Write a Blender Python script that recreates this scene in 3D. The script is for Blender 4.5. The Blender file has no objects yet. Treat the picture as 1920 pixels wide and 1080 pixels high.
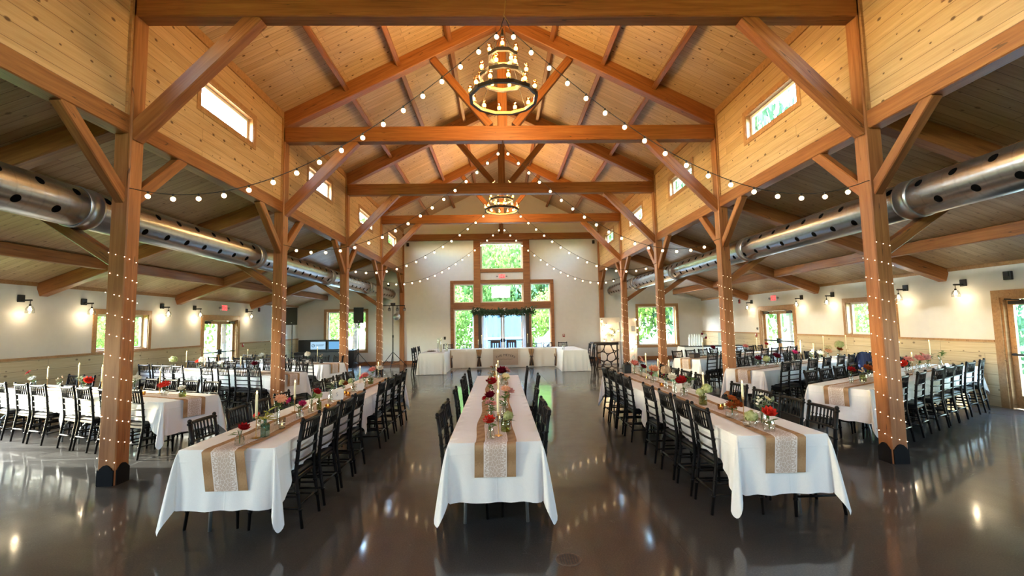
import bpy, math, random
from math import sin, cos, pi, radians, sqrt, atan2
from mathutils import Vector, Matrix
random.seed(7)
SC = bpy.context.scene
COL = SC.collection

# ---------------------------------------------------------------- camera
cam_d = bpy.data.cameras.new('camera')
cam_d.sensor_fit = 'HORIZONTAL'; cam_d.sensor_width = 36.0
cam_d.lens = 854.93 / 1920 * 36.0
cam_d.clip_start = 0.05; cam_d.clip_end = 500
cam = bpy.data.objects.new('camera', cam_d); COL.objects.link(cam)
_p, _y, _r = 0.0791, 0.0277, -0.0187
_f = Vector((sin(_y)*cos(_p), cos(_y)*cos(_p), sin(_p)))
_rt = Vector((cos(_y), -sin(_y), 0)); _up = _rt.cross(_f)
_ri = cos(_r)*_rt + sin(_r)*_up; _u = -sin(_r)*_rt + cos(_r)*_up
cam.matrix_world = Matrix(((_ri.x,_u.x,-_f.x,-0.1211),(_ri.y,_u.y,-_f.y,0.0),(_ri.z,_u.z,-_f.z,1.7331),(0,0,0,1)))
SC.camera = cam

# ---------------------------------------------------------------- sky, sun, exposure
world = bpy.data.worlds.new('world'); SC.world = world; world.use_nodes = True
_nt = world.node_tree; _nt.nodes.clear()
_o = _nt.nodes.new('ShaderNodeOutputWorld'); _b = _nt.nodes.new('ShaderNodeBackground'); _s = _nt.nodes.new('ShaderNodeTexSky')
_s.sky_type = 'NISHITA'; _s.sun_disc = False; _s.sun_elevation = radians(24); _s.sun_rotation = radians(270)
_s.air_density = 1.0; _s.dust_density = 1.3; _s.ozone_density = 1.0
_b.inputs['Strength'].default_value = SKY_STRENGTH = 9.0
_nt.links.new(_s.outputs['Color'], _b.inputs['Color']); _nt.links.new(_b.outputs[0], _o.inputs['Surface'])
sun_d = bpy.data.lights.new('sun', 'SUN'); sun_d.energy = 20.0; sun_d.angle = radians(0.6); sun_d.color = (1.0, 0.93, 0.82)
sun = bpy.data.objects.new('sun', sun_d); COL.objects.link(sun)
sun.rotation_euler = Vector((0.93, -0.10, -0.35)).to_track_quat('-Z', 'Y').to_euler()
sun.location = (-30, 4, 12)
SC.view_settings.view_transform = 'Standard'; SC.view_settings.look = 'None'
SC.view_settings.exposure = 0.68; SC.view_settings.gamma = 1.0; SC.view_settings.use_curve_mapping = False
cy = SC.cycles
cy.use_denoising = True
try: cy.denoiser = 'OPENIMAGEDENOISE'
except Exception: pass
cy.max_bounces = 9; cy.diffuse_bounces = 5; cy.glossy_bounces = 3; cy.transmission_bounces = 5; cy.transparent_max_bounces = 14
cy.caustics_reflective = False; cy.caustics_refractive = False
cy.sample_clamp_indirect = 4.0; cy.sample_clamp_direct = 0.0
try: cy.use_light_tree = True
except Exception: pass
BULB_W = 48.0          # chandelier lamp power (W each)

def portal(name, loc, direction, sx, sy):
    d = bpy.data.lights.new(name, 'AREA'); d.shape = 'RECTANGLE'; d.size = sx; d.size_y = sy
    d.cycles.is_portal = True
    o = bpy.data.objects.new(name, d); COL.objects.link(o); o.location = loc
    o.rotation_euler = Vector(direction).to_track_quat('-Z', 'Y').to_euler()
    return o

# ---------------------------------------------------------------- building numbers (metres)
W = 4.5; T = 0.2; XS = 9.33; YE = 21.1; YB = -2.4
FY = [5.42, 9.29, 13.165, 17.04]           # front planes of the four frames in view
def nave_z(x): return 6.25 + 0.5*(4.5-abs(x))        # underside of the nave ceiling
def aisle_z(x): return 2.73 + 0.37*(XS-abs(x))       # underside of the aisle ceiling
NTH = ['first', 'second', 'third', 'fourth', 'fifth', 'sixth', 'seventh', 'eighth', 'ninth', 'tenth', 'eleventh', 'twelfth', 'thirteenth', 'fourteenth', 'fifteenth', 'sixteenth', 'seventeenth', 'eighteenth', 'nineteenth', 'twentieth']
def nth(i): return NTH[i]

# ---------------------------------------------------------------- helpers
class MB:
    def __init__(self): self.v=[]; self.f=[]; self.m=[]; self.u=[]
    def add(self, vs, fs, m=0, uv=None):
        b=len(self.v); self.v+= [tuple(p) for p in vs]
        for f in fs:
            self.f.append(tuple(b+i for i in f)); self.m.append(m)
    def box(self, x0,x1,y0,y1,z0,z1, m=0):
        self.add([(x0,y0,z0),(x1,y0,z0),(x1,y1,z0),(x0,y1,z0),(x0,y0,z1),(x1,y0,z1),(x1,y1,z1),(x0,y1,z1)],
                 [(0,3,2,1),(4,5,6,7),(0,1,5,4),(1,2,6,5),(2,3,7,6),(3,0,4,7)], m)
    def rbox(self, x0,x1,y0,y1,z0,z1, r=0.008, m=0):
        # box with chamfered edges
        import itertools
        vs=[];idx={}
        for ix,iy,iz in itertools.product((0,1),repeat=3):
            X=(x0,x1)[ix];Y=(y0,y1)[iy];Z=(z0,z1)[iz]
            sx=(1,-1)[ix];sy=(1,-1)[iy];sz=(1,-1)[iz]
            for k,p in enumerate(((X,Y+sy*r,Z+sz*r),(X+sx*r,Y,Z+sz*r),(X+sx*r,Y+sy*r,Z))):
                idx[ix,iy,iz,k]=len(vs); vs.append(p)
        fs=[]
        for s in (0,1):
            q=[(s,0,0),(s,1,0),(s,1,1),(s,0,1)]; fs.append([idx[a+(0,)] for a in (q if s else q[::-1])])
            q=[(0,s,0),(1,s,0),(1,s,1),(0,s,1)]; fs.append([idx[a+(1,)] for a in (q if not s else q[::-1])])
            q=[(0,0,s),(1,0,s),(1,1,s),(0,1,s)]; fs.append([idx[a+(2,)] for a in (q if s else q[::-1])])
        for a in (0,1):
            for b in (0,1):
                fs.append([idx[0,a,b,1],idx[1,a,b,1],idx[1,a,b,2],idx[0,a,b,2]][::(1 if a==b else -1)])
                fs.append([idx[a,0,b,0],idx[a,1,b,0],idx[a,1,b,2],idx[a,0,b,2]][::(-1 if a==b else 1)])
                fs.append([idx[a,b,0,0],idx[a,b,1,0],idx[a,b,1,1],idx[a,b,0,1]][::(1 if a==b else -1)])
        for ix,iy,iz in itertools.product((0,1),repeat=3):
            t=[idx[ix,iy,iz,k] for k in range(3)]
            fs.append(t if (ix+iy+iz)%2 else t[::-1])
        self.add(vs,fs,m)
    def tube(self, pts, r, n=8, m=0, caps=True, squash=None):
        pts=[Vector(p) for p in pts]; N=len(pts)
        rs=r if isinstance(r,(list,tuple)) else [r]*N
        vs=[];fs=[]; ref=None
        for i,p in enumerate(pts):
            d=(pts[min(i+1,N-1)]-pts[max(i-1,0)])
            d=d.normalized() if d.length>1e-9 else Vector((0,0,1))
            if ref is None: ref=Vector((0,0,1)) if abs(d.z)<0.9 else Vector((1,0,0))
            a=d.cross(ref)
            if a.length<1e-6: a=d.cross(Vector((0,1,0)))
            a.normalize(); b=a.cross(d); ref=b
            for k in range(n):
                t=2*pi*k/n; vs.append(p+(a*cos(t)+b*sin(t))*rs[i])
        for i in range(N-1):
            for k in range(n):
                fs.append((i*n+k,(i)*n+(k+1)%n,(i+1)*n+(k+1)%n,(i+1)*n+k))
        if caps: fs.append(tuple(range(n-1,-1,-1))); fs.append(tuple((N-1)*n+k for k in range(n)))
        self.add(vs,fs,m)
    def lathe(self, prof, n=16, c=(0,0,0), m=0, close=False):
        vs=[];fs=[];N=len(prof)
        for r,z in prof:
            for k in range(n):
                t=2*pi*k/n; vs.append((c[0]+r*cos(t),c[1]+r*sin(t),c[2]+z))
        for i in range(N-1):
            for k in range(n): fs.append((i*n+k,i*n+(k+1)%n,(i+1)*n+(k+1)%n,(i+1)*n+k))
        if prof[0][0]>1e-5: fs.append(tuple(range(n-1,-1,-1)))
        if prof[-1][0]>1e-5 and not close: fs.append(tuple((N-1)*n+k for k in range(n)))
        self.add(vs,fs,m)
    def ball(self, c, r, n=10, k=6, m=0, s=(1,1,1)):
        vs=[];fs=[]
        for i in range(k+1):
            a=-pi/2+pi*i/k
            for j in range(n):
                t=2*pi*j/n; vs.append((c[0]+r*s[0]*cos(a)*cos(t),c[1]+r*s[1]*cos(a)*sin(t),c[2]+r*s[2]*sin(a)))
        for i in range(k):
            for j in range(n): fs.append((i*n+j,i*n+(j+1)%n,(i+1)*n+(j+1)%n,(i+1)*n+j))
        self.add(vs,fs,m)
    def prism(self, poly, mapf, w0, w1, m=0):
        n=len(poly)
        vs=[mapf(u,v,w0) for u,v in poly]+[mapf(u,v,w1) for u,v in poly]
        fs=[tuple(range(n)),tuple(range(2*n-1,n-1,-1))]+[(i,n+i,n+(i+1)%n,(i+1)%n) for i in range(n)]
        self.add(vs,fs,m)
    def panel(self, us, vs_, holes, mapf, w0, w1, m=0):
        """slab over us x vs_ with rectangular holes [(u0,u1,v0,v1)]"""
        U=sorted(set([round(u,4) for u in us]+[round(h[i],4) for h in holes for i in (0,1)]))
        V=sorted(set([round(v,4) for v in vs_]+[round(h[i],4) for h in holes for i in (2,3)]))
        U=[u for u in U if us[0]-1e-6<=u<=us[-1]+1e-6]; V=[v for v in V if vs_[0]-1e-6<=v<=vs_[-1]+1e-6]
        def solid(i,j):
            if i<0 or j<0 or i>=len(U)-1 or j>=len(V)-1: return False
            uc=(U[i]+U[i+1])/2; vc=(V[j]+V[j+1])/2
            return not any(h[0]<uc<h[1] and h[2]<vc<h[3] for h in holes)
        def q(a,b,c,d): self.add([a,b,c,d],[(0,1,2,3)],m)
        for i in range(len(U)-1):
            for j in range(len(V)-1):
                if not solid(i,j): continue
                u0,u1,v0,v1=U[i],U[i+1],V[j],V[j+1]
                q(mapf(u0,v0,w0),mapf(u1,v0,w0),mapf(u1,v1,w0),mapf(u0,v1,w0))
                q(mapf(u0,v0,w1),mapf(u0,v1,w1),mapf(u1,v1,w1),mapf(u1,v0,w1))
                if not solid(i-1,j): q(mapf(u0,v0,w0),mapf(u0,v1,w0),mapf(u0,v1,w1),mapf(u0,v0,w1))
                if not solid(i+1,j): q(mapf(u1,v0,w0),mapf(u1,v0,w1),mapf(u1,v1,w1),mapf(u1,v1,w0))
                if not solid(i,j-1): q(mapf(u0,v0,w0),mapf(u0,v0,w1),mapf(u1,v0,w1),mapf(u1,v0,w0))
                if not solid(i,j+1): q(mapf(u0,v1,w0),mapf(u1,v1,w0),mapf(u1,v1,w1),mapf(u0,v1,w1))
    def ring(self, u0,u1,v0,v1, wd, mapf, w0, w1, m=0, bottom=True):
        hb = v0+wd if bottom else v0-1
        self.panel([u0,u1],[v0,v1],[(u0+wd,u1-wd,hb,v1-wd)],mapf,w0,w1,m)
    def build(self, name, mats, parent=None, smooth=False, uvf=None, fix=True):
        me=bpy.data.meshes.new(name); me.from_pydata(self.v,[],self.f)
        if not isinstance(mats,(list,tuple)): mats=[mats]
        for x in mats: me.materials.append(x)
        for p,mi in zip(me.polygons,self.m): p.material_index=mi
        if fix:
            import bmesh
            bm=bmesh.new(); bm.from_mesh(me); bmesh.ops.remove_doubles(bm,verts=bm.verts,dist=1e-5)
            bmesh.ops.recalc_face_normals(bm,faces=bm.faces); bm.to_mesh(me); bm.free()
        if smooth:
            for p in me.polygons: p.use_smooth=True
        if uvf:
            l=me.uv_layers.new(name='UVMap')
            for p in me.polygons:
                for li in p.loop_indices:
                    l.data[li].uv=uvf(me.vertices[me.loops[li].vertex_index].co,p.normal)
        return link(name,me,parent)

def link(name, me, parent=None):
    o=bpy.data.objects.new(name,me); COL.objects.link(o)
    if parent is not None: o.parent=parent
    return o
def tag(o, label=None, cat=None, group=None, kind=None):
    if label: o['label']=label
    if cat: o['category']=cat
    if group: o['group']=group
    if kind: o['kind']=kind
    return o
def thing(name, label, cat, loc=(0,0,0), rz=0.0, group=None):
    o=bpy.data.objects.new(name,None); COL.objects.link(o); o.empty_display_size=0.1
    o.location=loc; o.rotation_euler=(0,0,rz)
    return tag(o,label,cat,group)
def struct(o): o['kind']='structure'; return o
def copy_tree(o, parent=None):
    c=o.copy(); COL.objects.link(c)
    if parent is not None: c.parent=parent
    for ch in list(o.children): copy_tree(ch,c)
    return c
def lerp(a,b,t): return a+(b-a)*t

# ---------------------------------------------------------------- materials
def new_mat(name):
    m=bpy.data.materials.new(name); m.use_nodes=True
    nt=m.node_tree; nt.nodes.clear()
    out=nt.nodes.new('ShaderNodeOutputMaterial')
    return m,nt,out
def nd(nt,t,**kw):
    n=nt.nodes.new(t)
    for k,v in kw.items():
        if k in n.inputs: n.inputs[k].default_value=v
        else: setattr(n,k,v)
    return n
def ramp(nt, fac, stops):
    r=nt.nodes.new('ShaderNodeValToRGB'); e=r.color_ramp.elements
    while len(e)<len(stops): e.new(0.5)
    for i,(p,c) in enumerate(stops): e[i].position=p; e[i].color=(c[0],c[1],c[2],1) if len(c)==3 else c
    nt.links.new(fac,r.inputs[0]); return r.outputs[0]
def mixc(nt, fac, a, b, mode='MIX'):
    n=nt.nodes.new('ShaderNodeMix'); n.data_type='RGBA'; n.blend_type=mode
    for s,v in ((n.inputs[0],fac),(n.inputs[6],a),(n.inputs[7],b)):
        if hasattr(v,'is_linked') or hasattr(v,'links'): nt.links.new(v,s)
        elif isinstance(v,(int,float)): s.default_value=v
        else: s.default_value=(v[0],v[1],v[2],1)
    return n.outputs[2]
def math_(nt, op, a, b=None, c=None):
    n=nt.nodes.new('ShaderNodeMath'); n.operation=op
    for i,v in enumerate((a,b,c)):
        if v is None: continue
        if isinstance(v,(int,float)): n.inputs[i].default_value=v
        else: nt.links.new(v,n.inputs[i])
    return n.outputs[0]
def pbsdf(nt,out,color=None,rough=0.5,metal=0.0,spec=0.5,coat=0.0,sheen=0.0):
    b=nt.nodes.new('ShaderNodeBsdfPrincipled')
    if color is not None:
        if hasattr(color,'links'): nt.links.new(color,b.inputs['Base Color'])
        else: b.inputs['Base Color'].default_value=(color[0],color[1],color[2],1)
    if hasattr(rough,'links'): nt.links.new(rough,b.inputs['Roughness'])
    else: b.inputs['Roughness'].default_value=rough
    b.inputs['Metallic'].default_value=metal; b.inputs['Specular IOR Level'].default_value=spec
    b.inputs['Coat Weight'].default_value=coat; b.inputs['Sheen Weight'].default_value=sheen
    nt.links.new(b.outputs[0],out.inputs[0]); return b
def bump(nt,b,h,strength=0.2,dist=0.01):
    n=nt.nodes.new('ShaderNodeBump'); n.inputs['Strength'].default_value=strength; n.inputs['Distance'].default_value=dist
    nt.links.new(h,n.inputs['Height']); nt.links.new(n.outputs[0],b.inputs['Normal'])
def flat(name,color,rough=0.5,metal=0.0,spec=0.5,coat=0.0,vary=0.06,scale=30.0,sheen=0.0):
    m,nt,out=new_mat(name)
    tc=nd(nt,'ShaderNodeTexCoord'); no=nd(nt,'ShaderNodeTexNoise',Scale=scale,Detail=3.0)
    nt.links.new(tc.outputs['Object'],no.inputs['Vector'])
    c=ramp(nt,no.outputs[0],[(0.3,[x*(1-vary) for x in color]),(0.7,[min(1,x*(1+vary)) for x in color])])
    pbsdf(nt,out,c,rough,metal,spec,coat,sheen); return m
def emit(name,color,strength,sample=False):
    m,nt,out=new_mat(name); e=nd(nt,'ShaderNodeEmission',Strength=strength); e.inputs['Color'].default_value=(*color,1)
    nt.links.new(e.outputs[0],out.inputs[0])
    try: m.cycles.emission_sampling='AUTO' if sample else 'NONE'
    except Exception: pass
    return m
def timber(name, c0, c1, c2):
    m,nt,out=new_mat(name)
    tc=nd(nt,'ShaderNodeTexCoord'); oi=nd(nt,'ShaderNodeObjectInfo')
    add=nd(nt,'ShaderNodeVectorMath',operation='ADD'); nt.links.new(tc.outputs['Object'],add.inputs[0])
    rv=nd(nt,'ShaderNodeCombineXYZ'); nt.links.new(math_(nt,'MULTIPLY',oi.outputs['Random'],37.0),rv.inputs[0]); nt.links.new(math_(nt,'MULTIPLY',oi.outputs['Random'],11.0),rv.inputs[1])
    nt.links.new(rv.outputs[0],add.inputs[1])
    mp=nd(nt,'ShaderNodeMapping'); mp.inputs['Scale'].default_value=(0.9,16,16); nt.links.new(add.outputs[0],mp.inputs[0])
    n1=nd(nt,'ShaderNodeTexNoise',Scale=1.4,Detail=6.0,Roughness=0.6,Distortion=0.6); nt.links.new(mp.outputs[0],n1.inputs['Vector'])
    mp2=nd(nt,'ShaderNodeMapping'); mp2.inputs['Scale'].default_value=(0.25,5,5); nt.links.new(add.outputs[0],mp2.inputs[0])
    n2=nd(nt,'ShaderNodeTexNoise',Scale=1.6,Detail=3.0); nt.links.new(mp2.outputs[0],n2.inputs['Vector'])
    col=ramp(nt,n1.outputs[0],[(0.25,c0),(0.5,c1),(0.75,c2)])
    col=mixc(nt,math_(nt,'MULTIPLY',n2.outputs[0],0.55),col,[x*0.55 for x in c1])
    # drying checks: thin dark streaks along the grain
    mp3=nd(nt,'ShaderNodeMapping'); mp3.inputs['Scale'].default_value=(0.35,9,9); nt.links.new(add.outputs[0],mp3.inputs[0])
    n3=nd(nt,'ShaderNodeTexNoise',Scale=1.0,Detail=1.0,Distortion=0.3); nt.links.new(mp3.outputs[0],n3.inputs['Vector'])
    st=math_(nt,'LESS_THAN',math_(nt,'ABSOLUTE',math_(nt,'SUBTRACT',n3.outputs[0],0.62)),0.004)
    col=mixc(nt,math_(nt,'MULTIPLY',st,0.7),col,(0.05,0.02,0.008))
    hs=nd(nt,'ShaderNodeHueSaturation'); nt.links.new(col,hs.inputs['Color'])
    nt.links.new(math_(nt,'ADD',0.88,math_(nt,'MULTIPLY',oi.outputs['Random'],0.24)),hs.inputs['Value'])
    b=pbsdf(nt,out,hs.outputs[0],0.42,spec=0.4); bump(nt,b,n1.outputs[0],0.12,0.004); return m
def boards(name, light, dark, seam, width=0.14, length=2.6, knots=1.0, rough=0.45):
    """tongue and groove boards, UV in metres: u along the board, v across"""
    m,nt,out=new_mat(name)
    uv=nd(nt,'ShaderNodeUVMap'); uv.uv_map='UVMap'
    br=nd(nt,'ShaderNodeTexBrick'); br.offset=0.37; br.offset_frequency=2; br.squash=1.0
    for k,v in {'Scale':1.0,'Mortar Size':0.0035,'Mortar Smooth':0.3,'Bias':0.0,'Brick Width':length,'Row Height':width}.items(): br.inputs[k].default_value=v
    br.inputs['Color1'].default_value=(0,0,0,1); br.inputs['Color2'].default_value=(1,1,1,1); br.inputs['Mortar'].default_value=(0.5,0.5,0.5,1)
    nt.links.new(uv.outputs[0],br.inputs['Vector'])
    sep=nd(nt,'ShaderNodeSeparateXYZ'); nt.links.new(uv.outputs[0],sep.inputs[0])
    rnd=nd(nt,'ShaderNodeSeparateColor'); nt.links.new(br.outputs['Color'],rnd.inputs[0])
    cb=nd(nt,'ShaderNodeCombineXYZ')
    nt.links.new(math_(nt,'ADD',math_(nt,'MULTIPLY',sep.outputs[0],0.55),math_(nt,'MULTIPLY',rnd.outputs[0],31.7)),cb.inputs[0])
    nt.links.new(math_(nt,'MULTIPLY',sep.outputs[1],11.0),cb.inputs[1]); nt.links.new(math_(nt,'MULTIPLY',rnd.outputs[0],13.0),cb.inputs[2])
    g=nd(nt,'ShaderNodeTexNoise',Scale=2.6,Detail=5.0,Roughness=0.55,Distortion=0.8); nt.links.new(cb.outputs[0],g.inputs['Vector'])
    col=ramp(nt,g.outputs[0],[(0.3,dark),(0.62,light)])
    col=mixc(nt,math_(nt,'MULTIPLY',math_(nt,'SUBTRACT',1.0,rnd.outputs[0]),0.5),col,[dark[0]*0.8,dark[1]*0.78,dark[2]*0.75])
    # knots
    ck=nd(nt,'ShaderNodeCombineXYZ'); nt.links.new(math_(nt,'MULTIPLY',sep.outputs[0],3.4),ck.inputs[0]); nt.links.new(math_(nt,'MULTIPLY',sep.outputs[1],5.2),ck.inputs[1])
    vo=nd(nt,'ShaderNodeTexVoronoi',Scale=1.0,Randomness=1.0,voronoi_dimensions='2D'); nt.links.new(ck.outputs[0],vo.inputs['Vector'])
    vc=nd(nt,'ShaderNodeSeparateColor'); nt.links.new(vo.outputs['Color'],vc.inputs[0])
    kd=math_(nt,'SUBTRACT',1.0,math_(nt,'DIVIDE',vo.outputs['Distance'],math_(nt,'ADD',0.04,math_(nt,'MULTIPLY',vc.outputs[1],0.10))))
    kd=math_(nt,'MAXIMUM',kd,0.0); kd=math_(nt,'MINIMUM',math_(nt,'MULTIPLY',kd,2.2),1.0)
    kd=math_(nt,'MULTIPLY',kd,math_(nt,'GREATER_THAN',vc.outputs[0],0.5))
    col=mixc(nt,math_(nt,'MULTIPLY',kd,0.85*knots),col,(0.07,0.025,0.008))
    col=mixc(nt,math_(nt,'MULTIPLY',br.outputs['Fac'],0.75),col,seam)
    b=pbsdf(nt,out,col,rough,spec=0.35)
    bump(nt,b,math_(nt,'SUBTRACT',math_(nt,'MULTIPLY',g.outputs[0],0.12),br.outputs['Fac']),0.35,0.006); return m
def thin_glass(name, tint, refl=0.12, rough=0.02, rim=0.55, pw=3.0):
    m,nt,out=new_mat(name)
    t=nd(nt,'ShaderNodeBsdfTransparent'); t.inputs[0].default_value=(*tint,1)
    g=nd(nt,'ShaderNodeBsdfGlossy',Roughness=rough)
    lw=nd(nt,'ShaderNodeLayerWeight',Blend=0.5)
    mx=nd(nt,'ShaderNodeMixShader'); nt.links.new(math_(nt,'ADD',math_(nt,'MULTIPLY',math_(nt,'POWER',lw.outputs['Facing'],pw),rim),refl*0.3),mx.inputs[0])
    nt.links.new(t.outputs[0],mx.inputs[1]); nt.links.new(g.outputs[0],mx.inputs[2]); nt.links.new(mx.outputs[0],out.inputs[0]); return m
def leafy(name, c0, c1, trans=0.35, scale=3.0, rough=0.6):
    m,nt,out=new_mat(name)
    tc=nd(nt,'ShaderNodeTexCoord'); no=nd(nt,'ShaderNodeTexNoise',Scale=scale,Detail=4.0); nt.links.new(tc.outputs['Object'],no.inputs['Vector'])
    c=ramp(nt,no.outputs[0],[(0.3,c0),(0.7,c1)])
    d=nd(nt,'ShaderNodeBsdfDiffuse'); t=nd(nt,'ShaderNodeBsdfTranslucent'); nt.links.new(c,d.inputs[0]); nt.links.new(c,t.inputs[0])
    mx=nd(nt,'ShaderNodeMixShader'); mx.inputs[0].default_value=trans
    nt.links.new(d.outputs[0],mx.inputs[1]); nt.links.new(t.outputs[0],mx.inputs[2]); nt.links.new(mx.outputs[0],out.inputs[0]); return m

M={}
M['timber']=timber('fir_timber',(0.17,0.055,0.014),(0.33,0.12,0.034),(0.46,0.19,0.06))
M['post']=timber('fir_post_timber',(0.20,0.07,0.02),(0.36,0.14,0.045),(0.50,0.22,0.085))
M['pale_timber']=timber('pale_fir_trim',(0.34,0.17,0.065),(0.48,0.26,0.11),(0.58,0.34,0.16))
M['pine']=boards('knotty_pine_boards',(0.70,0.49,0.27),(0.53,0.335,0.165),(0.11,0.05,0.02),0.17,3.4)
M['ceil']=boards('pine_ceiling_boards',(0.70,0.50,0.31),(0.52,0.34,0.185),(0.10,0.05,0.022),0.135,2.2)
M['aceil']=boards('aisle_pine_boards',(0.58,0.41,0.25),(0.43,0.28,0.155),(0.08,0.04,0.02),0.135,2.4,0.7)  # same pine, with the aisle's weaker light put into the darker colour
M['wains']=boards('wainscot_boards',(0.74,0.61,0.39),(0.60,0.46,0.27),(0.12,0.07,0.03),0.20,2.4,0.8)
M['white']=flat('white_plaster',(0.80,0.79,0.76),0.85,vary=0.02,scale=6)
M['gable']=flat('cream_plaster',(0.78,0.75,0.69),0.85,vary=0.02,scale=6)
M['sash']=flat('white_window_sash',(0.85,0.84,0.80),0.4)
M['darkmetal']=flat('black_metal',(0.012,0.012,0.013),0.45,spec=0.4)
M['greymetal']=flat('grey_steel_legs',(0.28,0.29,0.30),0.38,metal=0.7)
M['plastic']=flat('grey_plastic_tabletop',(0.55,0.55,0.54),0.5)
M['chair']=flat('black_lacquer',(0.006,0.005,0.005),0.40,spec=0.16)
M['cushion']=flat('black_cushion_vinyl',(0.008,0.009,0.010),0.45,spec=0.2)
M['pane']=thin_glass('window_glass',(0.93,0.97,0.96),0.12)
M['glass']=thin_glass('clear_vase_glass',(0.92,0.95,0.945),0.5,0.02,0.85,1.8)
M['teal']=thin_glass('teal_glass',(0.42,0.70,0.70),0.4,0.02,0.7,2.0)
M['green']=thin_glass('green_glass',(0.48,0.56,0.20),0.4,0.02,0.7,2.0)
M['amber']=thin_glass('amber_glass',(0.85,0.62,0.30),0.3)
M['brass']=flat('aged_brass',(0.55,0.36,0.15),0.3,metal=0.95)
M['silver']=flat('pale_steel',(0.6,0.6,0.6),0.3,metal=0.9)
M['bulb']=emit('warm_bulb_glow',(1.0,0.70,0.36),9.0)
M['fairy']=emit('fairy_light_glow',(1.0,0.85,0.62),6.0)
M['lampglow']=emit('lamp_filament_glow',(1.0,0.60,0.22),14.0)
M['flame']=emit('candle_flame_glow',(1.0,0.72,0.25),5.0)
M['sconce_glow']=emit('sconce_bulb_glow',(1.0,0.74,0.40),14.0)
M['wire']=flat('black_wire',(0.02,0.018,0.015),0.6)
M['copperwire']=flat('copper_wire',(0.35,0.2,0.1),0.4,metal=0.6)
M['navy']=flat('navy_wool',(0.012,0.022,0.075),0.8)
M['paper']=flat('cream_card',(0.82,0.76,0.70),0.8,vary=0.02)
M['grass']=flat('lawn_grass',(0.16,0.28,0.05),0.9,vary=0.35,scale=3)
M['gravel']=flat('pale_gravel',(0.55,0.50,0.43),0.95,vary=0.2,scale=20)
M['bark']=flat('tree_bark',(0.10,0.07,0.05),0.9,vary=0.3)
M['shed']=boards('pale_blue_shed_boards',(0.07,0.14,0.24),(0.055,0.12,0.21),(0.02,0.04,0.07),0.25,5.0,0.0)
M['carwhite']=flat('white_car_paint',(0.80,0.80,0.80),0.25,coat=0.5,vary=0.01)
M['carglass']=flat('dark_car_glass',(0.10,0.17,0.21),0.1)
M['rubber']=flat('black_rubber',(0.015,0.015,0.015),0.8)
M['stem']=leafy('flower_stem_green',(0.06,0.12,0.03),(0.13,0.20,0.06),0.2,20)
M['leaf']=leafy('flower_leaf_green',(0.05,0.11,0.03),(0.16,0.22,0.07),0.3,20)
M['sage']=leafy('sage_leaf_green',(0.13,0.17,0.12),(0.25,0.29,0.20),0.3,20)
M['lime']=leafy('lime_foliage',(0.30,0.30,0.06),(0.42,0.40,0.10),0.3,20)
M['garland']=leafy('dark_garland_green',(0.02,0.04,0.02),(0.06,0.09,0.045),0.2,8)
for nme,c0,c1 in (('deep_red',(0.22,0.008,0.012),(0.40,0.018,0.02)),('scarlet',(0.50,0.02,0.012),(0.66,0.05,0.03)),('burgundy',(0.09,0.004,0.012),(0.17,0.012,0.025)),
    ('magenta',(0.40,0.015,0.09),(0.55,0.05,0.16)),('coral_pink',(0.60,0.16,0.14),(0.75,0.30,0.24)),('peach',(0.68,0.28,0.15),(0.80,0.45,0.28)),('rust',(0.22,0.045,0.012),(0.34,0.08,0.02)),
    ('white',(0.70,0.66,0.58),(0.85,0.82,0.74)),('pale_green',(0.36,0.42,0.16),(0.56,0.58,0.30)),('butter_yellow',(0.70,0.55,0.25),(0.80,0.68,0.40)),('beige',(0.38,0.26,0.17),(0.52,0.38,0.26)),('dusty_pink',(0.52,0.22,0.20),(0.64,0.34,0.30))):
    M['fl_'+nme]=leafy('petal_'+nme,c0,c1,0.25,25)
def wax_mat():
    m,nt,out=new_mat('ivory_wax'); b=pbsdf(nt,out,(0.86,0.78,0.52),0.5); b.inputs['Subsurface Weight'].default_value=0.0
    b.inputs['Emission Color'].default_value=(1,0.7,0.3,1); return m
M['wax']=wax_mat()
def cloth_mat(name,c):
    m,nt,out=new_mat(name)
    tc=nd(nt,'ShaderNodeTexCoord'); no=nd(nt,'ShaderNodeTexNoise',Scale=3.5,Detail=4.0,Distortion=1.2); nt.links.new(tc.outputs['Object'],no.inputs['Vector'])
    fine=nd(nt,'ShaderNodeTexNoise',Scale=260.0,Detail=2.0); nt.links.new(tc.outputs['Object'],fine.inputs['Vector'])
    col=ramp(nt,fine.outputs[0],[(0.3,[x*0.94 for x in c]),(0.7,c)])
    b=pbsdf(nt,out,col,0.85,spec=0.2,sheen=0.1)
    sp=nd(nt,'ShaderNodeSeparateXYZ'); nt.links.new(tc.outputs['Object'],sp.inputs[0])
    def crease(o,p,off):
        t=math_(nt,'FRACT',math_(nt,'DIVIDE',math_(nt,'SUBTRACT',o,off),p)); t=math_(nt,'MULTIPLY',math_(nt,'MINIMUM',t,math_(nt,'SUBTRACT',1.0,t)),p)
        return math_(nt,'MULTIPLY',math_(nt,'SUBTRACT',1.0,math_(nt,'MINIMUM',math_(nt,'DIVIDE',t,0.008),1.0)),0.16)
    cr=math_(nt,'ADD',math_(nt,'ADD',crease(sp.outputs[0],0.9,0.015),crease(sp.outputs[1],0.62,0.1)),crease(sp.outputs[2],0.6,0.06))
    bump(nt,b,math_(nt,'ADD',math_(nt,'ADD',no.outputs[0],cr),math_(nt,'MULTIPLY',fine.outputs[0],0.03)),0.4,0.02); return m
M['cloth']=cloth_mat('white_linen',(0.84,0.83,0.81)); M['cream']=cloth_mat('ivory_linen',(0.80,0.77,0.69))
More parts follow.
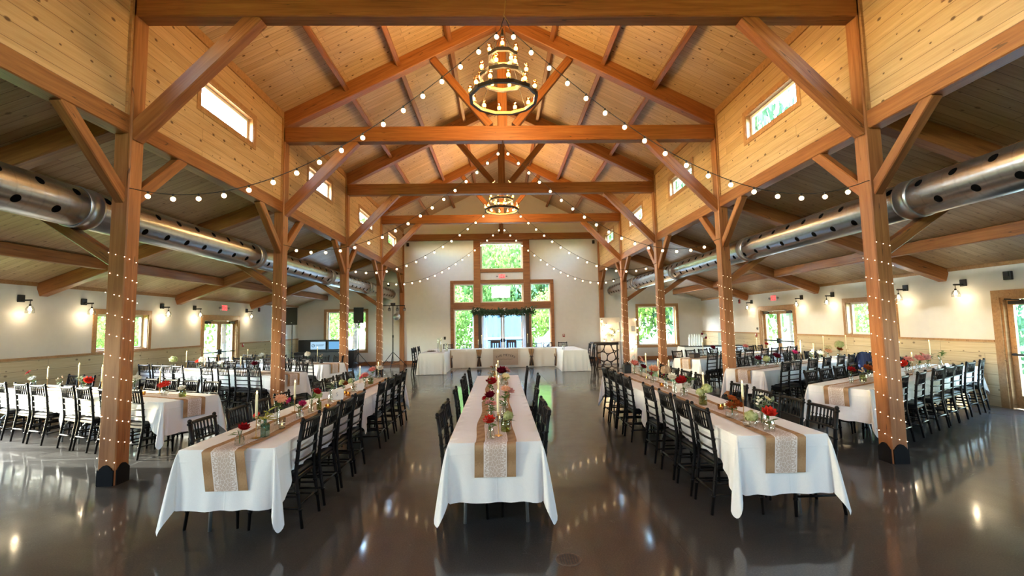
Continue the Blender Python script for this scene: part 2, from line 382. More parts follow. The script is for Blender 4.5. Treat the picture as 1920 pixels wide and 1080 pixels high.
def burlap_mat():
    m,nt,out=new_mat('burlap'); tc=nd(nt,'ShaderNodeTexCoord')
    w=[]
    for d in ('X','Y','Z'):
        n=nd(nt,'ShaderNodeTexWave',Scale=70.0,Distortion=1.5,Detail=2.0); n.bands_direction=d; nt.links.new(tc.outputs['Object'],n.inputs['Vector']); w.append(n.outputs['Fac'])
    s=math_(nt,'MULTIPLY',math_(nt,'ADD',math_(nt,'ADD',w[0],w[1]),w[2]),0.333)
    col=ramp(nt,s,[(0.2,(0.24,0.13,0.06)),(0.8,(0.46,0.29,0.16))])
    b=pbsdf(nt,out,col,0.95,spec=0.1); bump(nt,b,s,0.4,0.003); return m
M['burlap']=burlap_mat()
def lace_mat():
    m,nt,out=new_mat('white_lace_on_burlap'); uv=nd(nt,'ShaderNodeUVMap'); uv.uv_map='UVMap'
    mp=nd(nt,'ShaderNodeMapping'); mp.inputs['Scale'].default_value=(30,44,44); nt.links.new(uv.outputs[0],mp.inputs[0])
    v=nd(nt,'ShaderNodeTexVoronoi',Scale=1.0,voronoi_dimensions='2D'); v.feature='DISTANCE_TO_EDGE'; nt.links.new(mp.outputs[0],v.inputs['Vector'])
    thread=math_(nt,'LESS_THAN',v.outputs['Distance'],0.045)
    mp2=nd(nt,'ShaderNodeMapping'); mp2.inputs['Scale'].default_value=(80,46,46); nt.links.new(uv.outputs[0],mp2.inputs[0])
    v2=nd(nt,'ShaderNodeTexVoronoi',Scale=1.0,voronoi_dimensions='2D'); nt.links.new(mp2.outputs[0],v2.inputs['Vector'])
    petal=math_(nt,'LESS_THAN',v2.outputs['Distance'],0.33)
    sp=nd(nt,'ShaderNodeSeparateXYZ'); nt.links.new(uv.outputs[0],sp.inputs[0])
    edge=math_(nt,'GREATER_THAN',math_(nt,'ABSOLUTE',sp.outputs[1]),0.05)
    edge2=math_(nt,'GREATER_THAN',math_(nt,'ABSOLUTE',sp.outputs[1]),0.088)
    fac=math_(nt,'MAXIMUM',math_(nt,'MAXIMUM',thread,math_(nt,'MULTIPLY',petal,edge)),edge2)
    col=mixc(nt,math_(nt,'ADD',0.26,math_(nt,'MULTIPLY',fac,0.46)),(0.38,0.25,0.17),(0.85,0.80,0.77))
    pbsdf(nt,out,col,0.9,spec=0.1); return m
M['lace']=lace_mat()
def floor_mat():
    m,nt,out=new_mat('polished_dark_concrete'); tc=nd(nt,'ShaderNodeTexCoord')
    a=nd(nt,'ShaderNodeTexNoise',Scale=0.55,Detail=5.0,Roughness=0.6); nt.links.new(tc.outputs['Object'],a.inputs['Vector'])
    f=nd(nt,'ShaderNodeTexNoise',Scale=90.0,Detail=2.0); nt.links.new(tc.outputs['Object'],f.inputs['Vector'])
    col=ramp(nt,a.outputs[0],[(0.3,(0.020,0.0195,0.0195)),(0.55,(0.034,0.032,0.031)),(0.75,(0.056,0.052,0.050))])
    col=mixc(nt,ramp(nt,f.outputs[0],[(0.42,(0,0,0)),(0.72,(0.5,0.5,0.5))]),col,(0.10,0.09,0.08))
    sp=nd(nt,'ShaderNodeSeparateXYZ'); nt.links.new(tc.outputs['Object'],sp.inputs[0])
    def joint(o,p,off):
        t=math_(nt,'FRACT',math_(nt,'DIVIDE',math_(nt,'SUBTRACT',o,off),p)); t=math_(nt,'MINIMUM',t,math_(nt,'SUBTRACT',1.0,t))
        return math_(nt,'LESS_THAN',math_(nt,'MULTIPLY',t,p),0.005)
    j=math_(nt,'MAXIMUM',joint(sp.outputs[0],3.1,1.25),joint(sp.outputs[1],3.87,2.70))
    col=mixc(nt,math_(nt,'MULTIPLY',j,0.9),col,(0.006,0.005,0.005))
    r2=nd(nt,'ShaderNodeTexNoise',Scale=2.2,Detail=6.0,Distortion=1.0); nt.links.new(tc.outputs['Object'],r2.inputs['Vector'])
    sc=nd(nt,'ShaderNodeTexVoronoi',Scale=3.0); sc.feature='DISTANCE_TO_EDGE'; 
    wv=nd(nt,'ShaderNodeVectorMath',operation='ADD'); nt.links.new(tc.outputs['Object'],wv.inputs[0]); nt.links.new(r2.outputs['Color'],wv.inputs[1]); nt.links.new(wv.outputs[0],sc.inputs['Vector'])
    scr=math_(nt,'MULTIPLY',math_(nt,'LESS_THAN',sc.outputs['Distance'],0.006),math_(nt,'GREATER_THAN',r2.outputs[0],0.60))
    rough=math_(nt,'ADD',math_(nt,'ADD',0.10,math_(nt,'MULTIPLY',r2.outputs[0],0.20)),math_(nt,'MULTIPLY',scr,0.35))
    rough=math_(nt,'ADD',rough,math_(nt,'MULTIPLY',j,0.5))
    b=pbsdf(nt,out,col,math_(nt,'ADD',rough,0.20),spec=0.22,coat=0.85); b.inputs['IOR'].default_value=1.55; nt.links.new(math_(nt,'MAXIMUM',math_(nt,'SUBTRACT',rough,0.115),0.03),b.inputs['Coat Roughness'])
    bump(nt,b,f.outputs[0],0.02,0.002); return m
M['floor']=floor_mat()
def duct_mat():
    """spiral duct: object Y along the duct, holes punched in two rows per side"""
    m,nt,out=new_mat('galvanised_spiral_duct'); tc=nd(nt,'ShaderNodeTexCoord'); sp=nd(nt,'ShaderNodeSeparateXYZ'); nt.links.new(tc.outputs['Object'],sp.inputs[0])
    R=0.235
    ang=math_(nt,'ARCTAN2',sp.outputs[2],math_(nt,'ABSOLUTE',sp.outputs[0]))       # 0 at the sides, +-pi/2 top/bottom
    sign=math_(nt,'SIGN',sp.outputs[0])
    full=math_(nt,'ARCTAN2',sp.outputs[2],sp.outputs[0])
    holes=None
    for a0,off in ((radians(30),0.02),(radians(-35),0.22)):
        t=math_(nt,'SUBTRACT',math_(nt,'FRACT',math_(nt,'DIVIDE',math_(nt,'SUBTRACT',sp.outputs[1],off),0.41)),0.5)
        dy=math_(nt,'MULTIPLY',t,0.41); da=math_(nt,'MULTIPLY',math_(nt,'SUBTRACT',ang,a0),R)
        h=math_(nt,'LESS_THAN',math_(nt,'SQRT',math_(nt,'ADD',math_(nt,'MULTIPLY',dy,dy),math_(nt,'MULTIPLY',da,da))),0.046)
        holes=h if holes is None else math_(nt,'MAXIMUM',holes,h)
    s=math_(nt,'FRACT',math_(nt,'ADD',math_(nt,'DIVIDE',sp.outputs[1],0.14),math_(nt,'DIVIDE',full,2*pi)))
    seam=math_(nt,'LESS_THAN',s,0.09)
    no=nd(nt,'ShaderNodeTexNoise',Scale=3.0,Detail=3.0); nt.links.new(tc.outputs['Object'],no.inputs['Vector'])
    col=mixc(nt,no.outputs[0],(0.36,0.37,0.39),(0.56,0.57,0.58))
    col=mixc(nt,math_(nt,'MULTIPLY',seam,0.35),col,(0.25,0.25,0.26)); col=mixc(nt,holes,col,(0.004,0.004,0.004))
    b=pbsdf(nt,out,col,math_(nt,'ADD',0.26,math_(nt,'MULTIPLY',holes,0.6)))
    nt.links.new(math_(nt,'SUBTRACT',0.95,math_(nt,'MULTIPLY',holes,0.95)),b.inputs['Metallic'])
    nt.links.new(math_(nt,'SUBTRACT',0.5,math_(nt,'MULTIPLY',holes,0.5)),b.inputs['Specular IOR Level'])
    bump(nt,b,math_(nt,'SUBTRACT',seam,math_(nt,'MULTIPLY',holes,3.0)),0.5,0.006); return m
M['duct']=duct_mat()
def sheer_mat():
    m,nt,out=new_mat('white_sheer_fabric'); d=nd(nt,'ShaderNodeBsdfDiffuse'); d.inputs[0].default_value=(0.85,0.87,0.9,1)
    t=nd(nt,'ShaderNodeBsdfTranslucent'); t.inputs[0].default_value=(0.85,0.88,0.92,1); x=nd(nt,'ShaderNodeBsdfTransparent')
    a=nd(nt,'ShaderNodeMixShader'); a.inputs[0].default_value=0.5; nt.links.new(d.outputs[0],a.inputs[1]); nt.links.new(t.outputs[0],a.inputs[2])
    c=nd(nt,'ShaderNodeMixShader'); c.inputs[0].default_value=0.35; nt.links.new(a.outputs[0],c.inputs[1]); nt.links.new(x.outputs[0],c.inputs[2]); nt.links.new(c.outputs[0],out.inputs[0]); return m
M['sheer']=sheer_mat()
M['exit_red']=emit('exit_sign_red',(1.0,0.10,0.10),1.1)
M['screen']=emit('screen_blue',(0.16,0.40,0.68),0.75)
M['screenwhite']=emit('screen_pale',(0.38,0.60,0.78),0.75)
M['ink']=flat('dark_ink',(0.02,0.02,0.03),0.8)
M['greyink']=flat('grey_ink',(0.35,0.36,0.40),0.8)
M['tan']=flat('tan_linen',(0.50,0.39,0.30),0.9)
M['blackwood']=flat('black_painted_wood',(0.006,0.0055,0.006),0.6,spec=0.15)
M['darkwood']=flat('dark_stained_wood',(0.035,0.018,0.010),0.45,vary=0.2)
M['brownsatin']=flat('chocolate_ribbon',(0.05,0.03,0.022),0.4)
M['red_plastic']=flat('red_plastic',(0.35,0.03,0.02),0.4)
M['paleblue']=flat('pale_blue_trim',(0.55,0.7,0.7),0.5)
# ================================================================ structure
def tmesh(name, L, w, h, c=0.012):
    mb=MB(); a,b=w/2,h/2
    pr=[(-a+c,-b),(a-c,-b),(a,-b+c),(a,b-c),(a-c,b),(-a+c,b),(-a,b-c),(-a,-b+c)]
    mb.prism(pr,lambda u,v,x:(x,u,v),-L/2,L/2)
    return mb
def beam(name, p0, p1, w, h, mat='timber', up=(0,0,1), parent=None):
    p0=Vector(p0); p1=Vector(p1); d=p1-p0; L=d.length; x=d.normalized(); z=Vector(up); z=(z-x*z.dot(x)).normalized(); y=z.cross(x)
    o=tmesh(name,L,w,h).build(name,M[mat],parent)
    c=(p0+p1)/2
    o.matrix_local=Matrix(((x.x,y.x,z.x,c.x),(x.y,y.y,z.y,c.y),(x.z,y.z,z.z,c.z),(0,0,0,1)))
    return o
SIDES=((-1,'left'),(1,'right'))

# floor, ground
mb=MB(); mb.box(-XS-0.3,XS+0.3,YB-0.3,YE+0.35,-0.2,0.0); struct(mb.build('floor',M['floor']))
mb=MB(); mb.box(-90,90,-60,110,-0.6,-0.22); struct(mb.build('ground_lawn',M['grass']))
mb=MB(); mb.panel([-40,40],[YE+0.5,31.5],[],lambda u,v,w:(u,v,w),-0.24,-0.15); struct(mb.build('ground_gravel_drive',M['gravel']))
mb=MB(); mb.panel([XS+0.3,XS+4.2],[-4,24],[],lambda u,v,w:(u,v,w),-0.22,-0.06); struct(mb.build('ground_patio',M['gravel']))

# ---- end wall
def yw(u,v,w): return (u,YE+w,v)
CW=[(-0.97,0.97,4.30,5.56),(-0.97,0.97,2.74,3.63),(-2.24,-1.30,2.74,3.63),(1.30,2.24,2.74,3.63),(-2.24,-1.30,0.42,2.46),(1.30,2.24,0.42,2.46),(-1.02,1.02,0.0,2.30)]
mb=MB(); mb.panel([-4.62,4.62],[0,6.15],CW,yw,0,0.22)
for s,nm in SIDES:
    hole=(-8.05,-6.25,0.66,2.46) if s<0 else (6.30,8.10,0.64,2.46)
    us=[-XS-0.1,-4.62] if s<0 else [4.62,XS+0.1]
    mb.panel(us,[0,2.68],[hole],yw,0,0.22)
    mb.prism([(s*4.62,2.68),(s*(XS+0.1),2.68),(s*(XS+0.1),2.75),(s*4.62,4.55)],yw,0,0.22)
struct(mb.build('wall_back',M['white']))
mb=MB(); mb.prism([(-4.62,6.15),(4.62,6.15),(4.62,6.25),(0,8.56),(-4.62,6.25)],yw,0,0.22); struct(mb.build('wall_back_gable',M['gable']))
# ---- front wall (behind the camera): unseen windows added to bring daylight onto the near tables
FWH=[(-0.97,0.97,4.3,5.56)]
def yf(u,v,w): return (u,YB-w,v)
mb=MB(); mb.panel([-4.62,4.62],[0,6.15],FWH,yf,0,0.22)
for s,nm in SIDES:
    us=[-XS-0.1,-4.62] if s<0 else [4.62,XS+0.1]
    mb.panel(us,[0,2.68],[(6.3,7.7,1.5,2.4) if s>0 else (-7.7,-6.3,1.5,2.4)],yf,0,0.22)
    mb.prism([(s*4.62,2.68),(s*(XS+0.1),2.68),(s*(XS+0.1),2.75),(s*4.62,4.55)],yf,0,0.22)
mb.prism([(-4.62,6.15),(4.62,6.15),(4.62,6.25),(0,8.56),(-4.62,6.25)],yf,0,0.22)
struct(mb.build('wall_front',M['white']))
# ---- side walls
LDOOR=(14.48,16.28); LWIN=(10.69,12.22); NDOOR=(6.45,8.36)
def xw(s): return lambda u,v,w:(s*(XS+w),u,v)
for s,nm in SIDES:
    holes=[(NDOOR[0],NDOOR[1],0,2.08),(LDOOR[0],LDOOR[1],0,2.08),(LWIN[0],LWIN[1],1.27,2.16),(-0.2,1.4,1.27,2.16)]
    mb=MB(); mb.panel([YB-0.2,YE+0.2],[0,2.74],holes,xw(s),0,0.2); struct(mb.build('wall_'+nm,M['white']))
    # wainscot with cap rail
    segs=[(YB,NDOOR[0]-0.14),(NDOOR[1]+0.14,LDOOR[0]-0.12),(LDOOR[1]+0.12,YE)]
    mb=MB()
    for a,b in segs: mb.panel([a,b],[0.0,1.215],[],xw(s),-0.022,0.0)
    struct(mb.build('trim_wainscot_'+nm,M['wains'],uvf=lambda co,n:(co.y,co.z)))
    mb=MB()
    for a,b in segs: mb.panel([a,b],[1.215,1.262],[],xw(s),-0.045,0.0)
    struct(mb.build('trim_wainscot_cap_'+nm,M['pale_timber']))
    mb=MB()
    for a,b in [(YB,YE)]: mb.panel([a,b],[2.66,2.80],[],xw(s),-0.02,0.0)
    struct(mb.build('trim_ceiling_'+nm,M['pale_timber']))
# ---- baseboard on the end wall
mb=MB()
for a,b in ((-XS,-2.4),(2.4,XS)): mb.panel([a,b],[0,0.15],[],yw,-0.025,0)
struct(mb.build('baseboard_back',M['timber']))
# ---- ceilings
for s,nm in SIDES:
    mb=MB(); sl=0.5
    mb.prism([(0,8.5),(s*5.0,6.0),(s*5.0,6.2),(0,8.7)],lambda u,v,w:(u,w,v),YB-0.3,YE+0.4)
    struct(mb.build('ceiling_nave_'+nm,M['ceil'],uvf=lambda co,n:(abs(co.x)*1.118,co.y)))
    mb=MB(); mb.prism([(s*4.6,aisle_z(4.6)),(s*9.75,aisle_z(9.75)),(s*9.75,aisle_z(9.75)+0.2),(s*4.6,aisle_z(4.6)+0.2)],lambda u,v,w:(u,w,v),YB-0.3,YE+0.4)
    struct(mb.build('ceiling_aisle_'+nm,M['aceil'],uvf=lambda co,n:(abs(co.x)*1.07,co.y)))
# ---- clerestory walls
CY=[2.0+0.0]; BAYS=[(1.55,5.42),(5.42,9.29),(9.29,13.165),(13.165,17.04),(17.04,21.1)]
CWIN=[]
for a,b in BAYS:
    c=(a+T+b)/2 if b<21 else 18.95
    CWIN.append((c-0.73,c+0.73,5.09,5.56))
for s,nm in SIDES:
    f=lambda u,v,w:(s*(4.56+w),u,v)
    mb=MB(); mb.panel([YB-0.2,YE+0.2],[4.30,6.30],CWIN,f,0,0.16)
    struct(mb.build('wall_clerestory_'+nm,M['pine'],uvf=lambda co,n:(co.y,co.z)))
    mb=MB(); mb.panel([YB-0.2,YE],[6.07,6.22],[],f,-0.025,0.0); struct(mb.build('trim_clerestory_'+nm,M['pale_timber']))
    mb=MB()
    for k,y in enumerate(FY):
        mb.panel([y-0.035,y+0.0],[4.33,6.07],[],f,-0.03,0); 
    struct(mb.build('trim_board_ends_'+nm,M['pale_timber']))

# ---- windows
WN=[0]
def window(mapf, u0,u1,v0,v1, depth, cw=0.09, casing='pale_timber', sash='sash', sw=0.045, proud=0.02, muntin=None, group=None, name=None):
    """parts: casing on the room side, jamb lining, sash, pane"""
    WN[0]+=1
    root=bpy.data.objects.new(name or 'window_%d'%WN[0],None); COL.objects.link(root); struct(root)
    mb=MB()
    if cw>0: mb.ring(u0-cw,u1+cw,v0-cw,v1+cw,cw,mapf,-proud,0.0)
    mb.ring(u0-0.001,u1+0.001,v0-0.001,v1+0.001,0.02,mapf,-0.0,depth)
    mb.build('window_frame',M[casing],root)
    mb=MB(); mb.ring(u0+0.02,u1-0.02,v0+0.02,v1-0.02,sw,mapf,depth-0.075,depth-0.03)
    mb.build('sash',M[sash],root)
    mb=MB(); mb.panel([u0+0.03,u1-0.03],[v0+0.03,v1-0.03],[],mapf,depth-0.055,depth-0.05); mb.build('pane',M['pane'],root)
    return root
for s,nm in SIDES:
    f=lambda u,v,w,s=s:(s*(4.56+w),u,v)
    for h in CWIN: window(f,*h,0.16,cw=0.085,casing='pine' if False else 'pale_timber',sw=0.05,proud=0.012)
    f=xw(s); window(f,LWIN[0],LWIN[1],1.275,2.16,0.2,cw=0.1,sw=0.05); window(f,-0.2,1.4,1.275,2.16,0.2,cw=0.1,sw=0.05)
    h=(-8.05,-6.25,0.66,2.46) if s<0 else (6.30,8.10,0.64,2.46)
    window(yw,*h,0.22,cw=0.10,sw=0.05,casing='pale_timber')
    window(yf,*((-7.7,-6.3) if s<0 else (6.3,7.7)),1.5,2.4,0.22)
for h in CW[:6]: window(yw,*h,0.22,cw=0.0,casing='pale_timber',sw=0.04)
for h in FWH: window(yf,*h,0.22,cw=0.1)
# central timber surround of the end wall
def trimbeam(n,x0,x1,z0,z1,d=0.07,off=0.0):
    mb=MB(); mb.rbox(x0,x1,YE-d-off,YE+0.02,z0,z1,0.008); return struct(mb.build(n,M['timber']))
trimbeam('trim_1',-1.30,-0.99,0,5.66,0.11); trimbeam('trim_2',0.99,1.30,0,5.66,0.11)
trimbeam('trim_3',-2.39,-2.24,0,3.78); trimbeam('trim_4',2.24,2.39,0,3.78)
trimbeam('trim_5',-2.24,-1.30,3.63,3.78); trimbeam('trim_6',1.30,2.24,3.63,3.78); trimbeam('trim_7',-0.99,0.99,3.63,3.80)
trimbeam('trim_8',-2.24,-1.30,2.46,2.74); trimbeam('trim_9',1.30,2.24,2.46,2.74); trimbeam('trim_10',-0.99,0.99,2.40,2.74)
trimbeam('trim_11',-2.24,-1.30,0.0,0.42); trimbeam('trim_12',1.30,2.24,0.0,0.42)
trimbeam('trim_13',-0.99,0.99,4.14,4.30); trimbeam('trim_14',-0.99,0.99,5.56,5.66)
# ---- doors: pairs of glazed leaves with push bars and closers
DN=[0]
def double_door(mapf,u0,u1,v1,wood='pale_timber',casing=0.14,depth=0.2,stile=0.10,bars=True,closer=True,pm='pale_timber'):
    DN[0]+=1
    root=bpy.data.objects.new('door_%d'%DN[0],None); COL.objects.link(root); struct(root)
    mb=MB()
    if casing>0: mb.ring(u0-casing,u1+casing,0,v1+casing,casing,mapf,-0.025,0.0,bottom=False)
    mb.ring(u0-0.001,u1+0.001,0,v1+0.001,0.04,mapf,0.0,depth,bottom=False); mb.build('door_frame',M[wood],root)
    mid=(u0+u1)/2
    for k,(a,b) in enumerate(((u0+0.045,mid-0.004),(mid+0.004,u1-0.045))):
        mb=MB(); mb.ring(a,b,0.015,v1-0.045,stile,mapf,0.07,0.115)
        mb.panel([a+stile,b-stile],[0.115,0.25],[],mapf,0.07,0.115)
        leaf=mb.build('door_leaf',M[pm],root)
        mb=MB(); mb.panel([a+stile-0.005,b-stile+0.005],[0.24,v1-0.05-stile],[],mapf,0.09,0.096); mb.build('pane',M['pane'],leaf)
        if bars:
            mb=MB(); P=mapf; mb.tube([P(a+0.05,1.0,0.02),P(b-0.05,1.0,0.02)],0.02,8)
            for q in (a+0.07,b-0.07): mb.tube([P(q,1.0,0.02),P(q,1.0,0.08)],0.025,8)
            mb.panel([ (b-0.10) if k==0 else a+0.0, b-0.0 if k==0 else a+0.10],[0.92,1.08],[],mapf,0.03,0.07)
            mb.build('push_bar',M['darkmetal'],leaf,smooth=False)
        if closer:
            mb=MB(); c0=a+0.06 if k==0 else b-0.34
            mb.panel([c0,c0+0.28],[v1-0.13,v1-0.07],[],mapf,0.02,0.07); mb.tube([mapf(c0+0.05,v1-0.06,0.05),mapf(c0+0.3,v1-0.03,-0.02)],0.012,6)
            mb.build('door_closer',M['darkmetal'],leaf)
    return root
for s,nm in SIDES:
    double_door(xw(s),LDOOR[0],LDOOR[1],2.06)
    double_door(xw(s),NDOOR[0],NDOOR[1],2.06)
double_door(yw,-1.0,1.0,2.29,wood='timber',casing=0.0,depth=0.22,stile=0.09,pm='sash',closer=False)
# portals guide the daylight sampling through the openings
for s,nm in SIDES:
    for a,b,z0,z1 in ((NDOOR[0],NDOOR[1],0.1,2.0),(LDOOR[0],LDOOR[1],0.1,2.0),(LWIN[0],LWIN[1],1.3,2.14)):
        portal('daylight_portal',(s*(XS+0.24),(a+b)/2,(z0+z1)/2),(-s,0,0),b-a,z1-z0)
    portal('daylight_portal',(s*7.16,YE+0.3,1.56),(0,-1,0),1.8,1.8)
portal('daylight_portal',(0,YE+0.3,2.9),(0,-1,0),4.5,5.4)
portal('daylight_portal',(0,YB-0.3,4.93),(0,1,0),1.9,1.2)
portal('daylight_portal',(-7.0,YB-0.3,1.95),(0,1,0),1.4,0.9); portal('daylight_portal',(7.0,YB-0.3,1.95),(0,1,0),1.4,0.9)
for s,nm in SIDES: portal('daylight_portal',(s*(XS+0.24),0.6,1.7),(-s,0,0),1.6,0.9)

# ================================================================ timber frame (lifted piece by piece)
FR=['nearest','second','third','farthest']
for s,nm in SIDES:
    for k,y in enumerate(FY):
        root=thing('timber_post','square fir post of the %s row carrying fairy lights, %s from the camera'%(nm,FR[k]),'post',(s*(W+T/2),y+T/2,0),0,'timber posts along the aisles')
        beam('shaft',(0,0,0.0),(0,0,6.0),T,T,'post',up=(1,0,0),parent=root)
        # scalloped black base boards on the four faces
        pr=[(-0.089,0),(0.089,0),(0.089,0.165),(0.072,0.172),(0.066,0.188),(0.052,0.198),(0.040,0.212),(0.022,0.224),(0.0,0.229),(-0.022,0.224),(-0.040,0.212),(-0.052,0.198),(-0.066,0.188),(-0.072,0.172),(-0.089,0.165)]
        for q in range(4):
            a=q*pi/2
            mf=lambda u,v,w,a=a:(u*cos(a)+(T/2+w)*sin(a),u*sin(a)-(T/2+w)*cos(a),v)
            mb=MB(); mb.prism(pr,mf,0.0,0.016); mb.build('base_board',M['blackwood'],root)
    root=thing('timber_post','engaged fir post standing against the %s side of the white end wall'%nm,'post',(s*(W+T/2),YE-0.075,0),0,'timber posts along the aisles')
    beam('shaft',(0,0,0.0),(0,0,6.0),T,0.15,'post',up=(0,1,0),parent=root)
    # girt over the posts
    g=beam('girt_beam',(s*4.63,YB,4.215),(s*4.63,YE,4.215),0.2,0.23); tag(g,'long horizontal fir girt under the %s clerestory boards'%nm,'beam',None)
    for k,y in enumerate(FY+[21.0]):
        who='%s %s post'%(FR[k] if k<4 else 'end wall',nm) if k<4 else 'end wall post on the %s'%nm
        for d,dn in ((-1,'camera side'),(1,'far side')):
            if k==4 and d>0: continue
            y0=y if d<0 else y+T
            if k==4: y0=YE-0.15
            b=beam('knee_brace',(s*4.60,y0-d*0.05,3.30),(s*4.60,y0+d*0.80,4.13),0.12,0.14,up=(0,-d,1))
            tag(b,'short girt brace on the %s of the %s'%(dn,who),'brace','girt braces')
    for k,y in enumerate(FY):
        who='%s %s post'%(FR[k],nm)
        # nave brace up to the tie beam
        b=beam('knee_brace',(s*4.55,y+T/2,4.10),(s*3.08,y+T/2,5.62),0.16,0.19,up=(-s,0,-1)); tag(b,'long brace from the %s up to its tie beam'%who,'brace','nave braces')
        # aisle rafter and brace
        b=beam('aisle_rafter',(s*4.55,y+T/2,aisle_z(4.55)-0.145),(s*9.32,y+T/2,aisle_z(9.32)-0.145),0.18,0.27); tag(b,'sloping aisle rafter running from the %s out to the side wall'%who,'rafter','aisle rafters')
        b=beam('knee_brace',(s*4.62,y+T/2,2.52),(s*6.25,y+T/2,3.62),0.14,0.13,up=(-s,0,1)); tag(b,'aisle brace from the %s out under its aisle rafter'%who,'brace','aisle braces')
    for j,(y0,y1) in enumerate([(1.75,5.43),(5.61,9.30),(9.48,13.175),(13.355,17.05),(17.23,21.1)]):
        for i,x in enumerate((6.30,8.05)):
            zc=aisle_z(x)-0.12
            b=beam('aisle_purlin',(s*x,y0,zc),(s*x,y1,zc),0.13,0.22); tag(b,'%s aisle purlin in the %s, %s'%(nm,['bay in front of the nearest post','bay past the nearest post','bay past the second post','bay past the third post','last bay by the end wall'][j],['nearer the nave','nearer the side wall'][i]),'purlin','aisle purlins')
for k,y in enumerate(FY):
    yc=y+T/2
    b=beam('tie_beam',(-4.55,yc,5.74),(4.55,yc,5.74),T,0.32); tag(b,'%s tie beam across the nave counted from the camera'%FR[k],'beam','tie beams')
    b=beam('king_post',(0,yc,5.88),(0,yc,8.45),T,0.2,up=(1,0,0)); tag(b,'king post standing on the %s tie beam'%FR[k],'post','king posts')
    for s,nm in SIDES:
        nz=Vector((s*-0.4472,0,0)) 
        dz=0.175
        b=beam('rafter',(s*4.56,yc,nave_z(4.56)-dz),(s*0.02,yc,nave_z(0.02)-dz),T,0.315); tag(b,'%s principal rafter above the %s tie beam'%(nm,FR[k]),'rafter','principal rafters')
        b=beam('truss_strut',(s*0.26,yc,5.93),(s*1.46,yc,7.40),0.14,0.16,up=(s,0,-1)); tag(b,'%s diagonal strut from the %s king post to its rafter'%(nm,FR[k]),'strut','truss struts')
for s,nm in SIDES:
    for j,(y0,y1) in enumerate([(5.61,9.30),(9.48,13.175),(13.355,17.05),(17.23,21.1)]):
        for i,x in enumerate((1.12,2.2,3.28)):
            zc=nave_z(x)-0.10
            b=beam('roof_purlin',(s*x,y0,zc),(s*x,y1,zc),0.10,0.19,'pale_timber' if False else 'timber',up=(s*0.447,0,0.894)); tag(b,'%s roof purlin %s in the %s bay from the camera'%(nm,['next to the ridge','halfway up the slope','lowest on the slope'][i],FR[j]),'purlin','roof purlins')
b=beam('tie_beam',(-4.5,YE-0.09,5.80),(4.5,YE-0.09,5.80),0.18,0.29); tag(b,'tie beam fixed along the end wall above the tall windows','beam','tie beams')
b=beam('king_post',(0,YE-0.09,5.94),(0,YE-0.09,8.4),0.18,0.2,up=(1,0,0)); tag(b,'king post against the cream gable of the end wall','post','king posts')

# ================================================================ spiral ducts
for s,nm in SIDES:
    y0,y1=-2.2,20.75; R=0.235
    root=thing('spiral_duct','galvanised spiral air duct with punched holes hanging over the %s aisle'%nm,'duct',(s*5.05,0,3.19),0,'spiral air ducts')
    mb=MB(); n=40; ys=[y0+(y1-y0)*i/60 for i in range(61)]
    vs=[(R*cos(2*pi*k/n),y,R*sin(2*pi*k/n)) for y in ys for k in range(n)]
    fs=[(i*n+k,i*n+(k+1)%n,(i+1)*n+(k+1)%n,(i+1)*n+k) for i in range(60) for k in range(n)]
    mb.add(vs,fs); mb.build('duct_tube',M['duct'],root,smooth=True,fix=False)
    mb=MB(); mb.tube([(0,y1-0.04,0),(0,y1+0.01,0)],R+0.006,40); mb.build('end_cap',M['silver'],root)
    for yj in (5.62,9.40,13.28,17.15):
        mb=MB()
        nn=40; prof=[(R+0.002,-0.10),(R+0.012,-0.095),(R+0.012,-0.06),(R+0.004,-0.05),(R+0.004,0.05),(R+0.012,0.06),(R+0.012,0.095),(R+0.002,0.10)]
        vs=[(r*cos(2*pi*k/nn),yj-0.22+dy,r*sin(2*pi*k/nn)) for r,dy in prof for k in range(nn)]
        mb.add(vs,[(i*nn+k,i*nn+(k+1)%nn,(i+1)*nn+(k+1)%nn,(i+1)*nn+k) for i in range(len(prof)-1) for k in range(nn)])
        mb.build('coupling_band',M['silver'],root,smooth=True)
